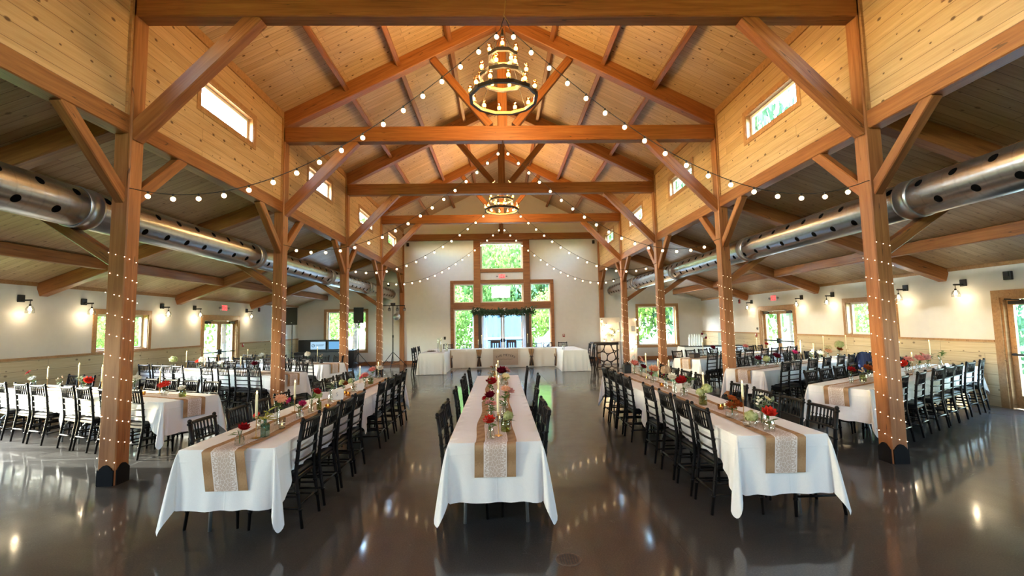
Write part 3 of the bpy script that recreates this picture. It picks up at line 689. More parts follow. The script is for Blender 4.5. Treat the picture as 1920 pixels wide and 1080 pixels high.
# ================================================================ chandeliers
def chandelier(loc, label, light):
    root=thing('tiered_chandelier',label,'chandelier',loc,0,'tiered candle chandeliers')
    # local z=0 is the centre of the lowest ring
    tiers=[(0.575,0.0,12,1.0),(0.40,0.34,8,0.9),(0.255,0.72,5,0.8)]
    for ti,(R,z,n,sc) in enumerate(tiers):
        mb=MB(); nn=12 if ti==0 else (10 if ti==1 else 8)
        th=0.045; hh=0.05
        for k in range(nn):
            a0=2*pi*(k+0.5)/nn; a1=2*pi*(k+1.5)/nn
            o0,o1=Vector((R*cos(a0),R*sin(a0),0)),Vector((R*cos(a1),R*sin(a1),0)); f=(R-th)/R
            vs=[o0,o1,o1*f,o0*f]; vs=[(v.x,v.y,z-hh/2) for v in vs]+[(v.x,v.y,z+hh/2) for v in vs]
            mb.add(vs,[(0,3,2,1),(4,5,6,7),(1,2,6,5),(3,0,4,7)],0); mb.add(vs,[(2,3,7,6)],1)
            f2=(R+0.008)/R; g0,g1=o0*f2,o1*f2
            mb.add([(g0.x,g0.y,z-hh/2-0.005),(g1.x,g1.y,z-hh/2-0.005),(g1.x,g1.y,z+hh/2+0.005),(g0.x,g0.y,z+hh/2+0.005),(o0.x,o0.y,z-hh/2-0.005),(o1.x,o1.y,z-hh/2-0.005),(o1.x,o1.y,z+hh/2+0.005),(o0.x,o0.y,z+hh/2+0.005)],[(0,1,2,3),(0,4,5,1),(3,2,6,7),(4,7,6,5)],2)
        mb.build('ring',[M['darkwoodring'],M['pale_timber'],M['darkmetal']],root)
        for k in range(n):
            a=2*pi*(k+0.25)/n+ti*0.3; x,y=(R-th/2)*cos(a),(R-th/2)*sin(a)
            if ti==1: x,y=(R+0.0)*cos(a),(R+0.0)*sin(a)
            lamp_copy(root,(x,y,z+hh/2),first=None)
            d=light
            lo=bpy.data.objects.new('lamp_light',d); COL.objects.link(lo); lo.parent=root; lo.location=(x,y,z+0.12)
    # suspension rods and chain
    mb=MB()
    for k in range(4):
        a=pi/4+k*pi/2
        mb.tube([(0.55*cos(a),0.55*sin(a),0.02),(0.38*cos(a),0.38*sin(a),0.34),(0.235*cos(a),0.235*sin(a),0.72),(0.02*cos(a),0.02*sin(a),1.15)],0.005,6)
    mb.tube([(0,0,1.1),(0,0,1.2)],0.02,8); mb.build('hanger_rods',M['darkmetal'],root)
    mb=MB(); zt=8.45-loc[2]; z=1.2; i=0
    while z<zt:
        r=0.018; pts=[]
        for q in range(9):
            t=2*pi*q/8; c,s_=r*cos(t),0.028*sin(t); pts.append((c,0,z+s_) if i%2 else (0,c,z+s_))
        mb.tube(pts,0.004,5,caps=False); z+=0.046; i+=1
    mb.build('chain',M['darkmetal'],root)
    return root
M['darkwoodring']=flat('dark_ring_wood',(0.045,0.030,0.022),0.5)
CH_LIGHT=bpy.data.lights.new('chandelier_lamp','POINT'); CH_LIGHT.energy=BULB_W; CH_LIGHT.color=(1.0,0.82,0.60); CH_LIGHT.shadow_soft_size=0.03
_lamp={}
def lamp_copy(parent,loc,first=None):
    if not _lamp:
        mb=MB(); mb.lathe([(0.0,0.0),(0.028,0.0),(0.03,0.012),(0.016,0.02),(0.016,0.035),(0.0,0.035)],12); _lamp['socket']=mb
        mb2=MB(); mb2.lathe([(0.036,0.012),(0.040,0.05),(0.040,0.145),(0.033,0.165),(0.0,0.172)],14)
        mb3=MB(); mb3.lathe([(0.0,0.033),(0.014,0.04),(0.031,0.065),(0.030,0.088),(0.012,0.112),(0.0,0.12)],10)
        _lamp['m']=[(mb,'darkmetal','lamp_socket'),(mb2,'amber','lamp_glass'),(mb3,'lampglow','lamp_bulb')]
        _lamp['me']=None
    if _lamp['me'] is None:
        os_=[]
        for mb,mt,n in _lamp['m']:
            o=mb.build(n,M[mt],parent,smooth=True); o.location=loc; os_.append(o)
        # glass and bulb hang on the socket
        for o in os_[1:]: o.parent=os_[0]; o.location=(0,0,0)
        _lamp['me']=os_
        return os_[0]
    o=copy_tree(_lamp['me'][0],parent); o.location=loc
    return o
chandelier((0.0,7.35,5.50),'lit three tier wooden ring chandelier hanging just past the nearest tie beam',CH_LIGHT)
CH_FILL=CH_LIGHT.copy(); CH_FILL.energy=BULB_W*0.30  # weaker lamps of an added, unseen chandelier warming near beams and table fronts
chandelier((0.0,-0.40,5.56),'dimmed ring chandelier over the entrance end of the nave, above the camera',CH_FILL)
chandelier((0.0,15.10,5.56),'lit tiered ring chandelier farther down the nave in front of the end wall',CH_LIGHT)

# ================================================================ festoon strings
def festoon(y, side, k, sag=0.75, z0=5.36, z1=3.40, xe=4.40):
    nm='left' if side<0 else 'right'
    root=thing('festoon_string','string of warm globe bulbs swagged from the %s tie beam to its %s post'%(FR[k],nm),'string lights',(0,y-0.06,0),0,'globe bulb strings')
    def P(t):
        x=side*(0.06+(xe-0.06)*t); return Vector((x,0,lerp(z0,z1,t)-sag*4*t*(1-t)*(0.75+0.5*t)))
    pts=[P(i/60) for i in range(61)]
    mb=MB(); mb.tube([(0,0.07,5.585)]+pts+[(side*4.5,0.07,z1+0.03)],0.005,5); mb.build('cable',M['wire'],root)
    # bulbs every 0.30 m along the cable
    d=0; last=pts[0]; nxt=0.06; out=[]
    for a,b in zip(pts[:-1],pts[1:]):
        L=(b-a).length
        while d+L>=nxt: out.append(a+(b-a)*((nxt-d)/L)); nxt+=0.295
        d+=L
    for p in out:
        if 'fb' not in _lamp:
            mb=MB(); mb.tube([(0,0,0.005),(0,0,-0.03)],0.012,8,m=0); mb.ball((0,0,-0.055),0.027,12,8,m=1)
            o=mb.build('globe_bulb',[M['wire'],M['bulb']],root,smooth=True); _lamp['fb']=o
        else: o=_lamp['fb'].copy(); COL.objects.link(o); o.parent=root
        o.location=p
for k,y in enumerate(FY):
    for s,nm in SIDES: festoon(y,s,k,sag=[0.62,0.66,0.62,0.6][k]*(1.0 if s<0 else 1.18))
# feed cable from above down the face of the nearest tie beam
mb=MB(); mb.tube([(0.06,5.36,7.2),(0.08,5.38,6.2),(0.03,5.395,5.9),(0.0,5.40,5.62),(-0.01,5.40,5.57),(0.06,5.37,5.44)],0.007,6)
tag(mb.build('power_cable',M['brass']),'tan power cable running down the front of the nearest tie beam','cable')

# ================================================================ fairy lights wound on the posts
def fairy(s,nm,k,y,ztop=2.66):
    root=thing('fairy_light_string','warm fairy lights wound around the %s %s post'%(FR[k],nm),'fairy lights',(s*(W+T/2),y+T/2,0),0,'fairy lights on the posts')
    h=T/2+0.006; per=8*h; pitch=0.235
    def P(d):
        t=(d%per); e=int(t//(2*h)); f=t-e*2*h-h
        z=ztop-pitch*d/per
        c=[(f,-h),(h,f),(-f,h),(-h,-f)][e]
        return Vector((c[0],c[1],z))
    N=int((ztop-0.22)/pitch*per/0.03); pts=[]
    D=(ztop-0.24)/pitch*per; corner=[i*2*h for i in range(int(D/(2*h))+1)]
    for c in corner: pts.append(P(c+1e-4))
    mb=MB(); mb.tube(pts,0.0012,4); mb.build('wire',M['copperwire'],root)
    n=99; step=D/n
    for i in range(n):
        p=P(i*step+0.02+random.uniform(-0.015,0.015))
        if 'fl' not in _lamp:
            mb=MB(); mb.ball((0,0,0),0.0048,6,4); o=mb.build('fairy_bulb',M['fairy'],root,smooth=True); _lamp['fl']=o
        else: o=_lamp['fl'].copy(); COL.objects.link(o); o.parent=root
        o.location=p*1.0
for s,nm in SIDES:
    for k,y in enumerate(FY): fairy(s,nm,k,y)

# ================================================================ wall lamps, exit signs, alarms
SC_LIGHT=bpy.data.lights.new('wall_lamp','POINT'); SC_LIGHT.energy=2.5; SC_LIGHT.color=(1.0,0.78,0.50); SC_LIGHT.shadow_soft_size=0.035
def sconce(s,nm,y,lab,first=[None]):
    root=thing('wall_lamp','black wall lamp on the %s wall, %s'%(nm,lab),'wall lamp',(s*XS,y,2.20),(0 if s<0 else pi),'black wall lamps')
    # local +x points into the room
    if first[0] is None:
        mb=MB(); mb.rbox(0.0,0.03,-0.065,0.065,0.13,0.27,0.006); mb.build('backplate',M['darkmetal'],root)
        mb=MB(); mb.tube([(0.03,0,0.165),(0.22,0,0.165)],0.017,8); mb.tube([(0.19,0,0.16),(0.19,0,0.075)],0.006,8); mb.tube([(0.19,0,0.085),(0.19,0,0.05)],0.018,10); mb.build('arm',M['darkmetal'],root)
        mb=MB(); mb.lathe([(0.02,0.055),(0.045,0.04),(0.065,0.0),(0.072,-0.06),(0.068,-0.085)],16,(0.19,0,0)); mb.build('glass_shade',M['glass'],root,smooth=True)
        mb=MB(); mb.lathe([(0.0,0.05),(0.012,0.045),(0.016,0.02),(0.03,-0.015),(0.022,-0.045),(0.0,-0.052)],12,(0.19,0,0)); mb.build('bulb',M['sconce_glow'],root,smooth=True)
        first[0]=root
    else:
        for c in first[0].children: copy_tree(c,root)
    lo=bpy.data.objects.new('lamp_light',SC_LIGHT); COL.objects.link(lo); lo.parent=root; lo.location=(0.19,0,-0.09)
for s,nm in SIDES:
    for y,lab in ((9.0,'nearest the camera'),(10.33,'on the near side of the window'),(12.67,'on the far side of the window'),(14.0,'on the near side of the far glass doors'),(16.84,'on the far side of the far glass doors')): sconce(s,nm,y,lab)
def text_mesh(body,size,extrude=0.002,spacing=1.0):
    c=bpy.data.curves.new('lettering','FONT'); c.body=body; c.size=size; c.extrude=extrude; c.align_x='CENTER'; c.align_y='CENTER'; c.space_character=spacing
    o=bpy.data.objects.new('lettering',c); COL.objects.link(o)
    bpy.context.view_layer.update()
    me=bpy.data.meshes.new_from_object(o.evaluated_get(bpy.context.evaluated_depsgraph_get()))
    bpy.data.objects.remove(o); return me
EXME=text_mesh('EXIT',0.15,0.004); EXME.materials.clear(); EXME.materials.append(M['sash'])
def exit_sign(loc,rz,label):
    root=thing('exit_sign',label,'exit sign',loc,rz,'lit exit signs')      # local: faces -y
    mb=MB(); mb.rbox(-0.17,0.17,-0.045,0.0,-0.10,0.10,0.008); mb.build('housing',M['sash'],root)
    mb=MB(); mb.box(-0.145,0.145,-0.05,-0.044,-0.085,0.085); mb.build('face',M['exit_red'],root)
    o=link('lettering',EXME,root); o.location=(0,-0.053,0); o.rotation_euler=(pi/2,0,0)
    for q in (-1,1):
        mb=MB(); mb.tube([(q*0.17,-0.02,0),(q*0.215,-0.03,0.0)],0.014,8); mb.tube([(q*0.225,-0.01,0.0),(q*0.225,-0.07,-0.01)],0.034,12); mb.build('emergency_lamp',M['greymetal'],root)
exit_sign((0,YE,3.96),0,'red lit exit sign between the two tall end wall windows')
exit_sign((-XS,15.45,2.45),pi/2,'red lit exit sign above the far glass doors on the left wall')
exit_sign((XS,15.42,2.46),-pi/2,'red lit exit sign above the far glass doors on the right wall')
def plate(name,lab,cat,loc,rz,mat,sx=0.08,sz=0.14,d=0.04,face=None):
    root=thing(name,lab,cat,loc,rz)
    mb=MB(); mb.rbox(-sx/2,sx/2,-d,0,-sz/2,sz/2,0.006); mb.build('body',M[mat],root)
    if face: mb=MB(); mb.rbox(-sx*0.3,sx*0.3,-d-0.012,-d+0.004,-sz*0.1,sz*0.38,0.004); mb.build('lens',M[face],root)
    return root
plate('fire_alarm_strobe','small dark fire alarm strobe high on the left wall past the far doors','alarm',(-XS,17.68,2.46),pi/2,'darkmetal',0.09,0.15,0.04,'red_plastic')
plate('fire_alarm_strobe','small red and black fire alarm strobe high on the right wall past the far doors','alarm',(XS,17.70,2.46),-pi/2,'red_plastic',0.10,0.16,0.04,'darkmetal')
plate('wall_speaker','small black wall speaker above the right glass doors near the camera','speaker',(XS,8.16,2.46),-pi/2,'darkmetal',0.13,0.16,0.06,'wire')
plate('wall_speaker','small black speaker high on the end wall at the upper left','speaker',(-4.34,YE,5.5),0,'darkmetal',0.11,0.16,0.08,'wire')
plate('wall_speaker','small black speaker high on the end wall at the upper right','speaker',(4.32,YE,5.51),0,'darkmetal',0.11,0.16,0.08,'wire')
plate('wall_speaker','small black speaker on the end wall just left of the end post','speaker',(-5.22,YE,3.65),0,'darkmetal',0.11,0.15,0.08,'wire')
plate('wall_speaker','small black speaker on the end wall just right of the end post','speaker',(5.21,YE,3.68),0,'darkmetal',0.11,0.15,0.08,'wire')
plate('light_switch','black light switch left of the tall end windows','switch',(-2.66,YE,1.15),0,'darkmetal',0.09,0.13,0.02,'wire')
plate('fire_alarm_pull','dark red fire alarm pull right of the tall end windows','alarm',(2.81,YE,1.17),0,'red_plastic',0.10,0.13,0.04,'sash')
plate('fire_alarm_pull','small red pull station on the left wall past the far glass doors','alarm',(-XS,16.62,1.17),pi/2,'red_plastic',0.10,0.13,0.05,'sash')
plate('fire_alarm_pull','small red pull station on the right wainscot beyond the far glass doors','alarm',(XS,16.62,1.17),-pi/2,'red_plastic',0.10,0.13,0.05,'sash')
plate('thermostat','small grey thermostat on the right wall beside the far glass doors','thermostat',(XS,16.55,1.40),-pi/2,'greymetal',0.07,0.10,0.03,'wire')
# ================================================================ chairs
def build_chair():
    root=thing('chiavari_chair','x','chair')
    cu=MB(); cu.rbox(-0.195,0.195,-0.195,0.205,0.435,0.475,0.016); cu.build('seat_cushion',M['cushion'],root)
    fr=MB(); fr.rbox(-0.205,0.205,-0.20,0.21,0.40,0.436,0.006); fr.build('seat_frame',M['chair'],root)
    def rings(pts,r,n=20,nodes=()):
        out=[];rs=[]
        P=[Vector(p) for p in pts]
        for i in range(n+1):
            t=i/n*(len(P)-1); j=min(int(t),len(P)-2); p=P[j].lerp(P[j+1],t-j); out.append(p)
            rs.append(r*(1.0 if not any(abs(p.z-q)<0.012 for q in nodes) else 1.35))
        return out,rs
    for s in (-1,1):
        m=MB()
        m.tube([(s*0.185,-0.255,0.0),(s*0.185,-0.225,0.22),(s*0.185,-0.195,0.42),(s*0.185,-0.195,0.50),(s*0.182,-0.215,0.72),(s*0.180,-0.245,0.915)],[0.013,0.016,0.018,0.018,0.017,0.016],8)
        for z,y in ((0.16,-0.235),(0.30,-0.212),(0.56,-0.20),(0.66,-0.209),(0.745,-0.218),(0.90,-0.243)): m.tube([(s*0.184,y,z-0.008),(s*0.184,y,z+0.008)],0.021,8)
        m.ball((s*0.180,-0.246,0.925),0.019,8,5)
        m.build('leg',M['chair'],root,smooth=True)
    for s in (-1,1):
        m=MB(); m.tube([(s*0.19,0.20,0.0),(s*0.188,0.193,0.2),(s*0.185,0.185,0.41)],[0.012,0.016,0.018],8)
        for z in (0.15,0.30): m.tube([(s*0.188,0.194,z-0.008),(s*0.188,0.194,z+0.008)],0.021,8)
        m.build('leg',M['chair'],root,smooth=True)
    st=MB()
    st.tube([(-0.185,-0.232,0.20),(0.185,-0.232,0.20)],0.010,6); st.tube([(-0.188,0.195,0.24),(0.188,0.195,0.24)],0.010,6)
    for s in (-1,1):
        for z in (0.17,0.27): st.tube([(s*0.186,-0.225,z),(s*0.187,0.193,z)],0.010,6)
    st.build('stretchers',M['chair'],root,smooth=True)
    bk=MB()
    def rail(z,y,r,bow=0.018):
        bk.tube([(0.185*q/4,y-bow*(1-(q/4)**2),z) for q in range(-4,5)],r,6)
    rail(0.905,-0.243,0.016,0.022); rail(0.745,-0.218,0.011); rail(0.655,-0.208,0.010); rail(0.565,-0.200,0.010)
    for i in range(7):
        x=-0.138+0.046*i; b=(1-(x/0.185)**2)
        bk.tube([(x,-0.218-0.018*b,0.745),(x,-0.243-0.022*b,0.905)],0.0085,6)
        bk.tube([(x,-0.231-0.020*b,0.82),(x,-0.2325-0.020*b,0.832)],0.012,6)
    bk.build('backrest',M['chair'],root,smooth=True)
    return root
CH0=build_chair(); _cf=[False]
def chair(x,y,face,label,group=None,jit=0.0):
    """(x, y) is the middle between the feet of the back legs, face the direction the seat looks to"""
    f=Vector((face[0],face[1])).normalized(); a=atan2(-f.x,f.y)+random.uniform(-jit,jit)
    f=Vector((-sin(a),cos(a)))
    o=CH0 if not _cf[0] else copy_tree(CH0); _cf[0]=True
    o.location=(x+0.24*f.x,y+0.24*f.y,0); o.rotation_euler=(0,0,a); o['label']=label
    if group: o['group']=group
    return o

# ================================================================ tables and cloths
def folding_table(x,y,rz,label,L=2.42,Wd=0.76):
    root=thing('folding_table',label,'table',(x,y,0),rz,'folding tables under white cloths')   # local y along the table
    m=MB(); m.rbox(-Wd/2+0.01,Wd/2-0.01,-L/2+0.01,L/2-0.01,0.69,0.735,0.012); m.build('tabletop',M['plastic'],root)
    for s in (-1,1):
        m=MB(); y0=s*(L/2-0.22)
        for q in (-1,1):
            m.tube([(q*0.13,y0,0.69),(q*0.14,y0,0.42),(q*0.16,y0+s*0.0,0.34),(q*0.25,y0,0.25),(q*0.27,y0,0.18),(q*0.275,y0,0.0)],0.0145,8)
        m.tube([(-0.15,y0,0.38),(0.15,y0,0.38)],0.011,8); m.tube([(-0.30,y0,0.675),(0.30,y0,0.675)],0.012,8)
        m.tube([(0,y0,0.39),(0,y0-s*0.45,0.69)],0.009,6)
        m.build('leg_frame',M['greymetal'],root,smooth=True)
    return root
def cloth_mesh(L,Wd,near,far,side,mat,name,label,x,y,rz,group,z=0.752,seed=1,dip=None,pleat=0.0,cat='tablecloth',floor_len=False):
    """draped rectangular cloth, local y along the table, near end at -y; drops of each edge in metres"""
    rnd=random.Random(seed); ph=[rnd.uniform(0,6.28) for _ in range(8)]
    hx,hy=Wd/2,L/2; S=[]                       # samples: base point, outward dir, drop, out, s
    full=max(near,far,0.30)
    def sd(yy):
        d=side
        for e,dr in ((-hy,near),(hy,far)):
            if dr>0.05:
                t=abs(yy-e)
                d=max(d,lerp(dr,side,min(1,t/0.28)**1.3)) if dr>side else d
        if dip:
            for yd,dd in dip:
                d=max(d,side+dd*max(0,1-abs(yy-yd)/0.20))
        return d
    n_end=22; n_side=90; nc=14
    def edge(p,q,nrm,n,dropf):
        for i in range(n):
            t=(i+0.5)/n; b=Vector(p).lerp(Vector(q),t); S.append((b,Vector(nrm),dropf(b),None))
    def corner(c,a0,dA,dB):
        for i in range(nc+1):
            t=i/nc; a=a0+t*pi/2; n=Vector((cos(a),sin(a)))
            k=sin(pi*t); d=lerp(dA,dB,t); dm=max(dA,dB)
            if min(dA,dB)<0.05: S.append((Vector(c),n,d,None)); continue
            if floor_len: dd=min(dm,0.742); out=0.03+0.10*k+0.02*sin(4*pi*t+seed)
            else:
                dd=d+(min(dm*1.36,0.70)-d)*(k**1.5); out=0.02+0.13*k**1.6+0.035*sin(3*pi*t)*k
            S.append((Vector(c),n,dd,out))
    edge((-hx,-hy),(hx,-hy),(0,-1),n_end,lambda b:near)
    corner((hx,-hy),-pi/2,near,sd(-hy))
    edge((hx,-hy),(hx,hy),(1,0),n_side,lambda b:sd(b.y))
    corner((hx,hy),0,sd(hy),far)
    edge((hx,hy),(-hx,hy),(0,1),n_end,lambda b:far)
    corner((-hx,hy),pi/2,far,sd(hy))
    edge((-hx,hy),(-hx,-hy),(-1,0),n_side,lambda b:sd(b.y))
    corner((-hx,-hy),pi,sd(-hy),near)
    rows=9; mb=MB(); vs=[];fs=[];N=len(S)
    for j in range(rows+1):
        t=j/rows
        for i,(b,n,d,out) in enumerate(S):
            if out is None:
                base=0.012+0.03*(d/0.5)*(0.0 if d<0.32 else 1.0)
                w=0.010*sin(i*0.55+ph[0])+0.007*sin(i*1.23+ph[1])+0.006*sin(i*0.21+ph[2])
                if pleat: w=pleat*(sin(i*0.9+ph[3])+0.6*sin(i*1.7+ph[4]))
                out=base+w*(1 if d>0.2 else 0.4); out=max(out,0.004)
            zz=z-d*t
            if floor_len and zz<0.006: zz=0.006
            edge_r=min(1,t*rows/1.0)
            o=out*(t**0.8)+0.006*min(1,t*6)
            if d<0.02: o=0.0
            vs.append((b.x+n.x*o,b.y+n.y*o,zz+(0.004*sin(i*0.9+ph[5]) if j==rows and d>0.2 and not floor_len else 0)))
    for j in range(rows):
        for i in range(N): fs.append((j*N+i,j*N+(i+1)%N,(j+1)*N+(i+1)%N,(j+1)*N+i))
    # top as a grid, so it may wrinkle slightly
    top0=len(vs); gx,gy=10,40
    for a in range(gy+1):
        for c in range(gx+1):
            px=-hx+Wd*c/gx; py=-hy+L*a/gy; e=min(1,min(hx-abs(px),hy-abs(py))/0.05)
            vs.append((px,py,z+e*(0.0012*sin(py*23+ph[6]+px*5)+0.001*sin(px*31+ph[7]))))
    for a in range(gy):
        for c in range(gx):
            k=top0+a*(gx+1)+c; fs.append((k,k+1,k+gx+2,k+gx+1))
    mb.add(vs,fs); o=mb.build(name,M[mat],smooth=True)
    # soft edge: keep smooth shading everywhere
    o.location=(x,y,0); o.rotation_euler=(0,0,rz)
    return tag(o,label,cat,group)
def runner(L,hang_near,hang_far,x,y,rz,label,z=0.7575,half=0.17,lace=0.095,skew=0.0,end=0.045,off=0.0,tab='burlap table runners'):
    """burlap strip with lace band following the table and hanging over the ends"""
    path=[]
    hy=L/2
    if hang_near>0:
        for i in range(7): path.append((-hy-end-0.006*(i/6),z-0.012-hang_near*(1-i/6)))
        path.append((-hy-end*0.6,z-0.002))
    n=60
    for i in range(n+1): path.append((-hy+0.005+(L-0.01)*i/n,z))
    if hang_far>0:
        path.append((hy+end*0.6,z-0.002))
        for i in range(7): path.append((hy+end+0.006*(i/6),z-0.012-hang_far*i/6))
    def strip(u0,u1,lift,mat,name,parent):
        cols=6; vs=[];fs=[];uv=[]; s=0; acc=[]
        for i,(py,pz) in enumerate(path):
            if i: s+=sqrt((py-path[i-1][0])**2+(pz-path[i-1][1])**2)
            acc.append(s)
        for i,(py,pz) in enumerate(path):
            top=abs(pz-z)<0.001
            for c in range(cols+1):
                u=u0+(u1-u0)*c/cols
                wob=0.012*sin(acc[i]*5.0+rz*3+x)*(1 if top else 0.3)
                dx=skew*(max(0,-hy-py+0.0)>0)*(z-pz)
                d2=0.002*sin(acc[i]*31+u*40) if top else 0
                vs.append((u+wob+dx+off, py-(lift if (not top and py<0) else 0)+(lift if (not top and py>0) else 0), pz+(lift+0.0022+d2*0.6 if top else 0)))
        for i in range(len(path)-1):
            for c in range(cols): fs.append((i*(cols+1)+c,i*(cols+1)+c+1,(i+1)*(cols+1)+c+1,(i+1)*(cols+1)+c))
        mb=MB(); mb.add(vs,fs); o=mb.build(name,M[mat],parent,smooth=True,fix=False)
        l=o.data.uv_layers.new(name='UVMap')
        for p in o.data.polygons:
            for li in p.loop_indices:
                vi=o.data.loops[li].vertex_index; i=vi//(cols+1); c=vi%(cols+1)
                l.data[li].uv=(acc[i],u0+(u1-u0)*c/cols)
        return o
    root=thing('table_runner',label,'table runner',(x,y,0),rz,tab)
    strip(-half,half,0.0,'burlap','burlap_strip',root); strip(-lace,lace,0.003,'lace','lace_band',root)
    return root

# ---- three long tables in the nave
LONG={'left':-2.38,'centre':-0.18,'right':2.26}
for nm,x in LONG.items():
    y0=3.90
    for i,yc in enumerate((y0+1.245,y0+3.755)):
        half='near' if i==0 else 'far'
        folding_table(x,yc,0,'folding table with grey bent legs under the %s half of the %s long table'%(half,nm))
        sd=0.265
        cloth_mesh(2.49,0.78,0.47 if i==0 else 0.0,0.0 if i==0 else 0.47,sd,'cloth','tablecloth','white cloth over the %s half of the %s long table'%(half,nm),x,yc,0,'white tablecloths on the long tables',seed=11+i+int(x*7),dip=[(1.16,0.20)] if i==0 else None,z=0.752-0.0005*i)
    runner(5.0,{'left':0.31,'centre':0.26,'right':0.29}[nm],0.2,x,y0+2.5,0,'burlap runner with white lace down the middle of the %s long table'%nm,skew={'left':0.12,'centre':0.0,'right':-0.08}[nm],end=0.05)
def row(seq,xr,face,side,table,grp):
    for i,y in enumerate(seq):
        yy,xx=(y if isinstance(y,tuple) else (y,xr))
        chair(xx,yy,face,'black chair %s from the camera on the %s of the %s long table'%(nth(i),side,table),grp,0.03)
row([4.34,4.85,5.33,5.80,6.90,7.43,7.95,8.43],-1.88,(-1,0),'aisle side','left','chairs at the left long table')
row([4.38,4.93,5.42,5.92,7.05,7.52,8.02,8.52],-2.885,(1,0),'outer side','left','chairs at the left long table')
row([(4.45,0.315),(4.93,0.315),(5.78,0.32),(7.30,0.47),(8.55,0.37)],0.31,(-1,0),'right side','centre','chairs at the centre long table')
row([4.42,4.90,5.90,6.95,7.42,8.42],-0.70,(1,0),'left side','centre','chairs at the centre long table')
row([4.36,4.81,5.28,5.88,6.88,7.36,7.80,8.30],1.765,(1,0),'aisle side','right','chairs at the right long table')
row([4.28,4.74,5.25,5.78,6.90,7.42,7.92,8.42],2.89,(-1,0),'outer side','right','chairs at the right long table')

# ---- six angled tables in the aisles
def angled(corner,ang,side,which,near_pos,far_pos,nd=0.14,fd=0.15,seed=1,runner_hang=0.24,L=4.85):
    """corner: near corner of the end that faces the nave; the table runs out to the side wall"""
    s=-1 if side=='left' else 1
    u=Vector((s*cos(ang),sin(ang)));            # along the table, away from the nave
    n=Vector((s*-sin(ang)*1.0,cos(ang)));       # toward the far long side
    n=Vector((-s*sin(ang),cos(ang)))
    c0=Vector(corner); Wd=0.76
    rz=atan2(-u.x,u.y)                          # local +y = u
    nm='%s %s angled table'%(which,side)
    for i in (0,1):
        c=c0+u*(L*(0.25+0.5*i))+n*(Wd/2)
        half='inner' if i==0 else 'outer'
        folding_table(c.x,c.y,rz,'folding table under the %s half of the %s'%(half,nm),L=L/2-0.02)
        cloth_mesh(L/2,0.77,0.44 if i==0 else 0.0,0.0 if i==0 else 0.40,0.265,'cloth','tablecloth','white cloth over the %s half of the %s'%(half,nm),c.x,c.y,rz,'white tablecloths in the aisles',seed=seed+i,dip=[(L/4-0.08,0.2)] if i==0 else None,z=0.752-0.0005*i)
    c=c0+u*(L/2)+n*(Wd/2)
    runner(L,runner_hang,0.0,c.x,c.y,rz,'burlap and lace runner along the %s'%nm,half=0.155,end=0.05)
    for j,a in enumerate(near_pos):
        p=c0+u*a-n*nd; chair(p.x,p.y,n,'black chair %s from the nave on the camera side of the %s'%(nth(j),nm),'chairs in the %s aisle'%side,0.09)
    for j,a in enumerate(far_pos):
        p=c0+u*a+n*(Wd+fd); chair(p.x,p.y,-n,'black chair %s from the nave on the far side of the %s'%(nth(j),nm),'chairs in the %s aisle'%side,0.09)
    return c0,u,n
AT={}
AT['R0']=angled((4.86,6.13),radians(31),'right','nearest',[0.56,1.29,2.01,2.52,2.99,3.67,4.36],[0.4,0.9,1.4,1.9,2.7,3.2,3.7,4.25],nd=0.19,seed=21,L=4.98)
AT['R1']=angled((4.85,8.60),radians(31),'right','middle',[0.40,0.75,1.45,2.05,2.7,3.2,3.75,4.35],[0.35,0.85,1.35,1.9,2.7,3.2,3.7,4.2],nd=0.22,seed=31)
AT['R2']=angled((4.88,11.45),radians(30),'right','farthest',[0.35,0.85,1.4,1.95,2.7,3.2,3.7,4.2],[0.3,0.85,1.4,1.9,2.7,3.2,3.7,4.2],seed=41)
AT['L0']=angled((-4.73,6.46),radians(23.5),'left','nearest',[0.45,1.05,1.6,2.02,2.84,3.35,3.98,4.5],[0.35,0.85,1.35,1.85,2.6,3.1,3.7,4.2],nd=0.14,seed=51)
AT['L1']=angled((-4.78,9.72),radians(25),'left','middle',[0.42,0.82,1.40,1.95,2.95,3.35,3.72,4.25],[0.3,0.8,1.35,1.9,2.7,3.2,3.75,4.2],nd=0.2,seed=61)
AT['L2']=angled((-4.80,12.25),radians(25),'left','farthest',[0.40,0.9,1.4,1.9,2.6,3.1,3.7,4.2],[0.35,0.9,1.4,1.9,2.6,3.1,3.6,4.1],seed=71,L=4.75)

# ---- head table in a horseshoe before the end wall
def long_cloth(x,y,rz,L,Wd,label,seed,mat='cream'):
    return cloth_mesh(L,Wd,0.742,0.742,0.742,mat,'tablecloth',label,x,y,rz,'floor length cloths of the head table',seed=seed,floor_len=True,pleat=0.014)
long_cloth(-2.58,17.50,0,2.2,0.86,'floor length ivory cloth over the left wing of the head table',81)
long_cloth(2.58,17.60,0,2.1,0.86,'floor length ivory cloth over the right wing of the head table',82)
folding_table(-2.58,17.50,0,'folding table under the left wing of the head table',L=2.15); folding_table(2.58,17.60,0,'folding table under the right wing of the head table',L=2.05)
long_cloth(0,18.95,-pi/2,6.0,0.72,'floor length ivory cloth along the back row of the head table',83)
for i,x in enumerate((-1.5,1.5)): folding_table(x,18.95,-pi/2,'folding table under the %s half of the head table back row'%['left','right'][i],L=2.9,Wd=0.7)
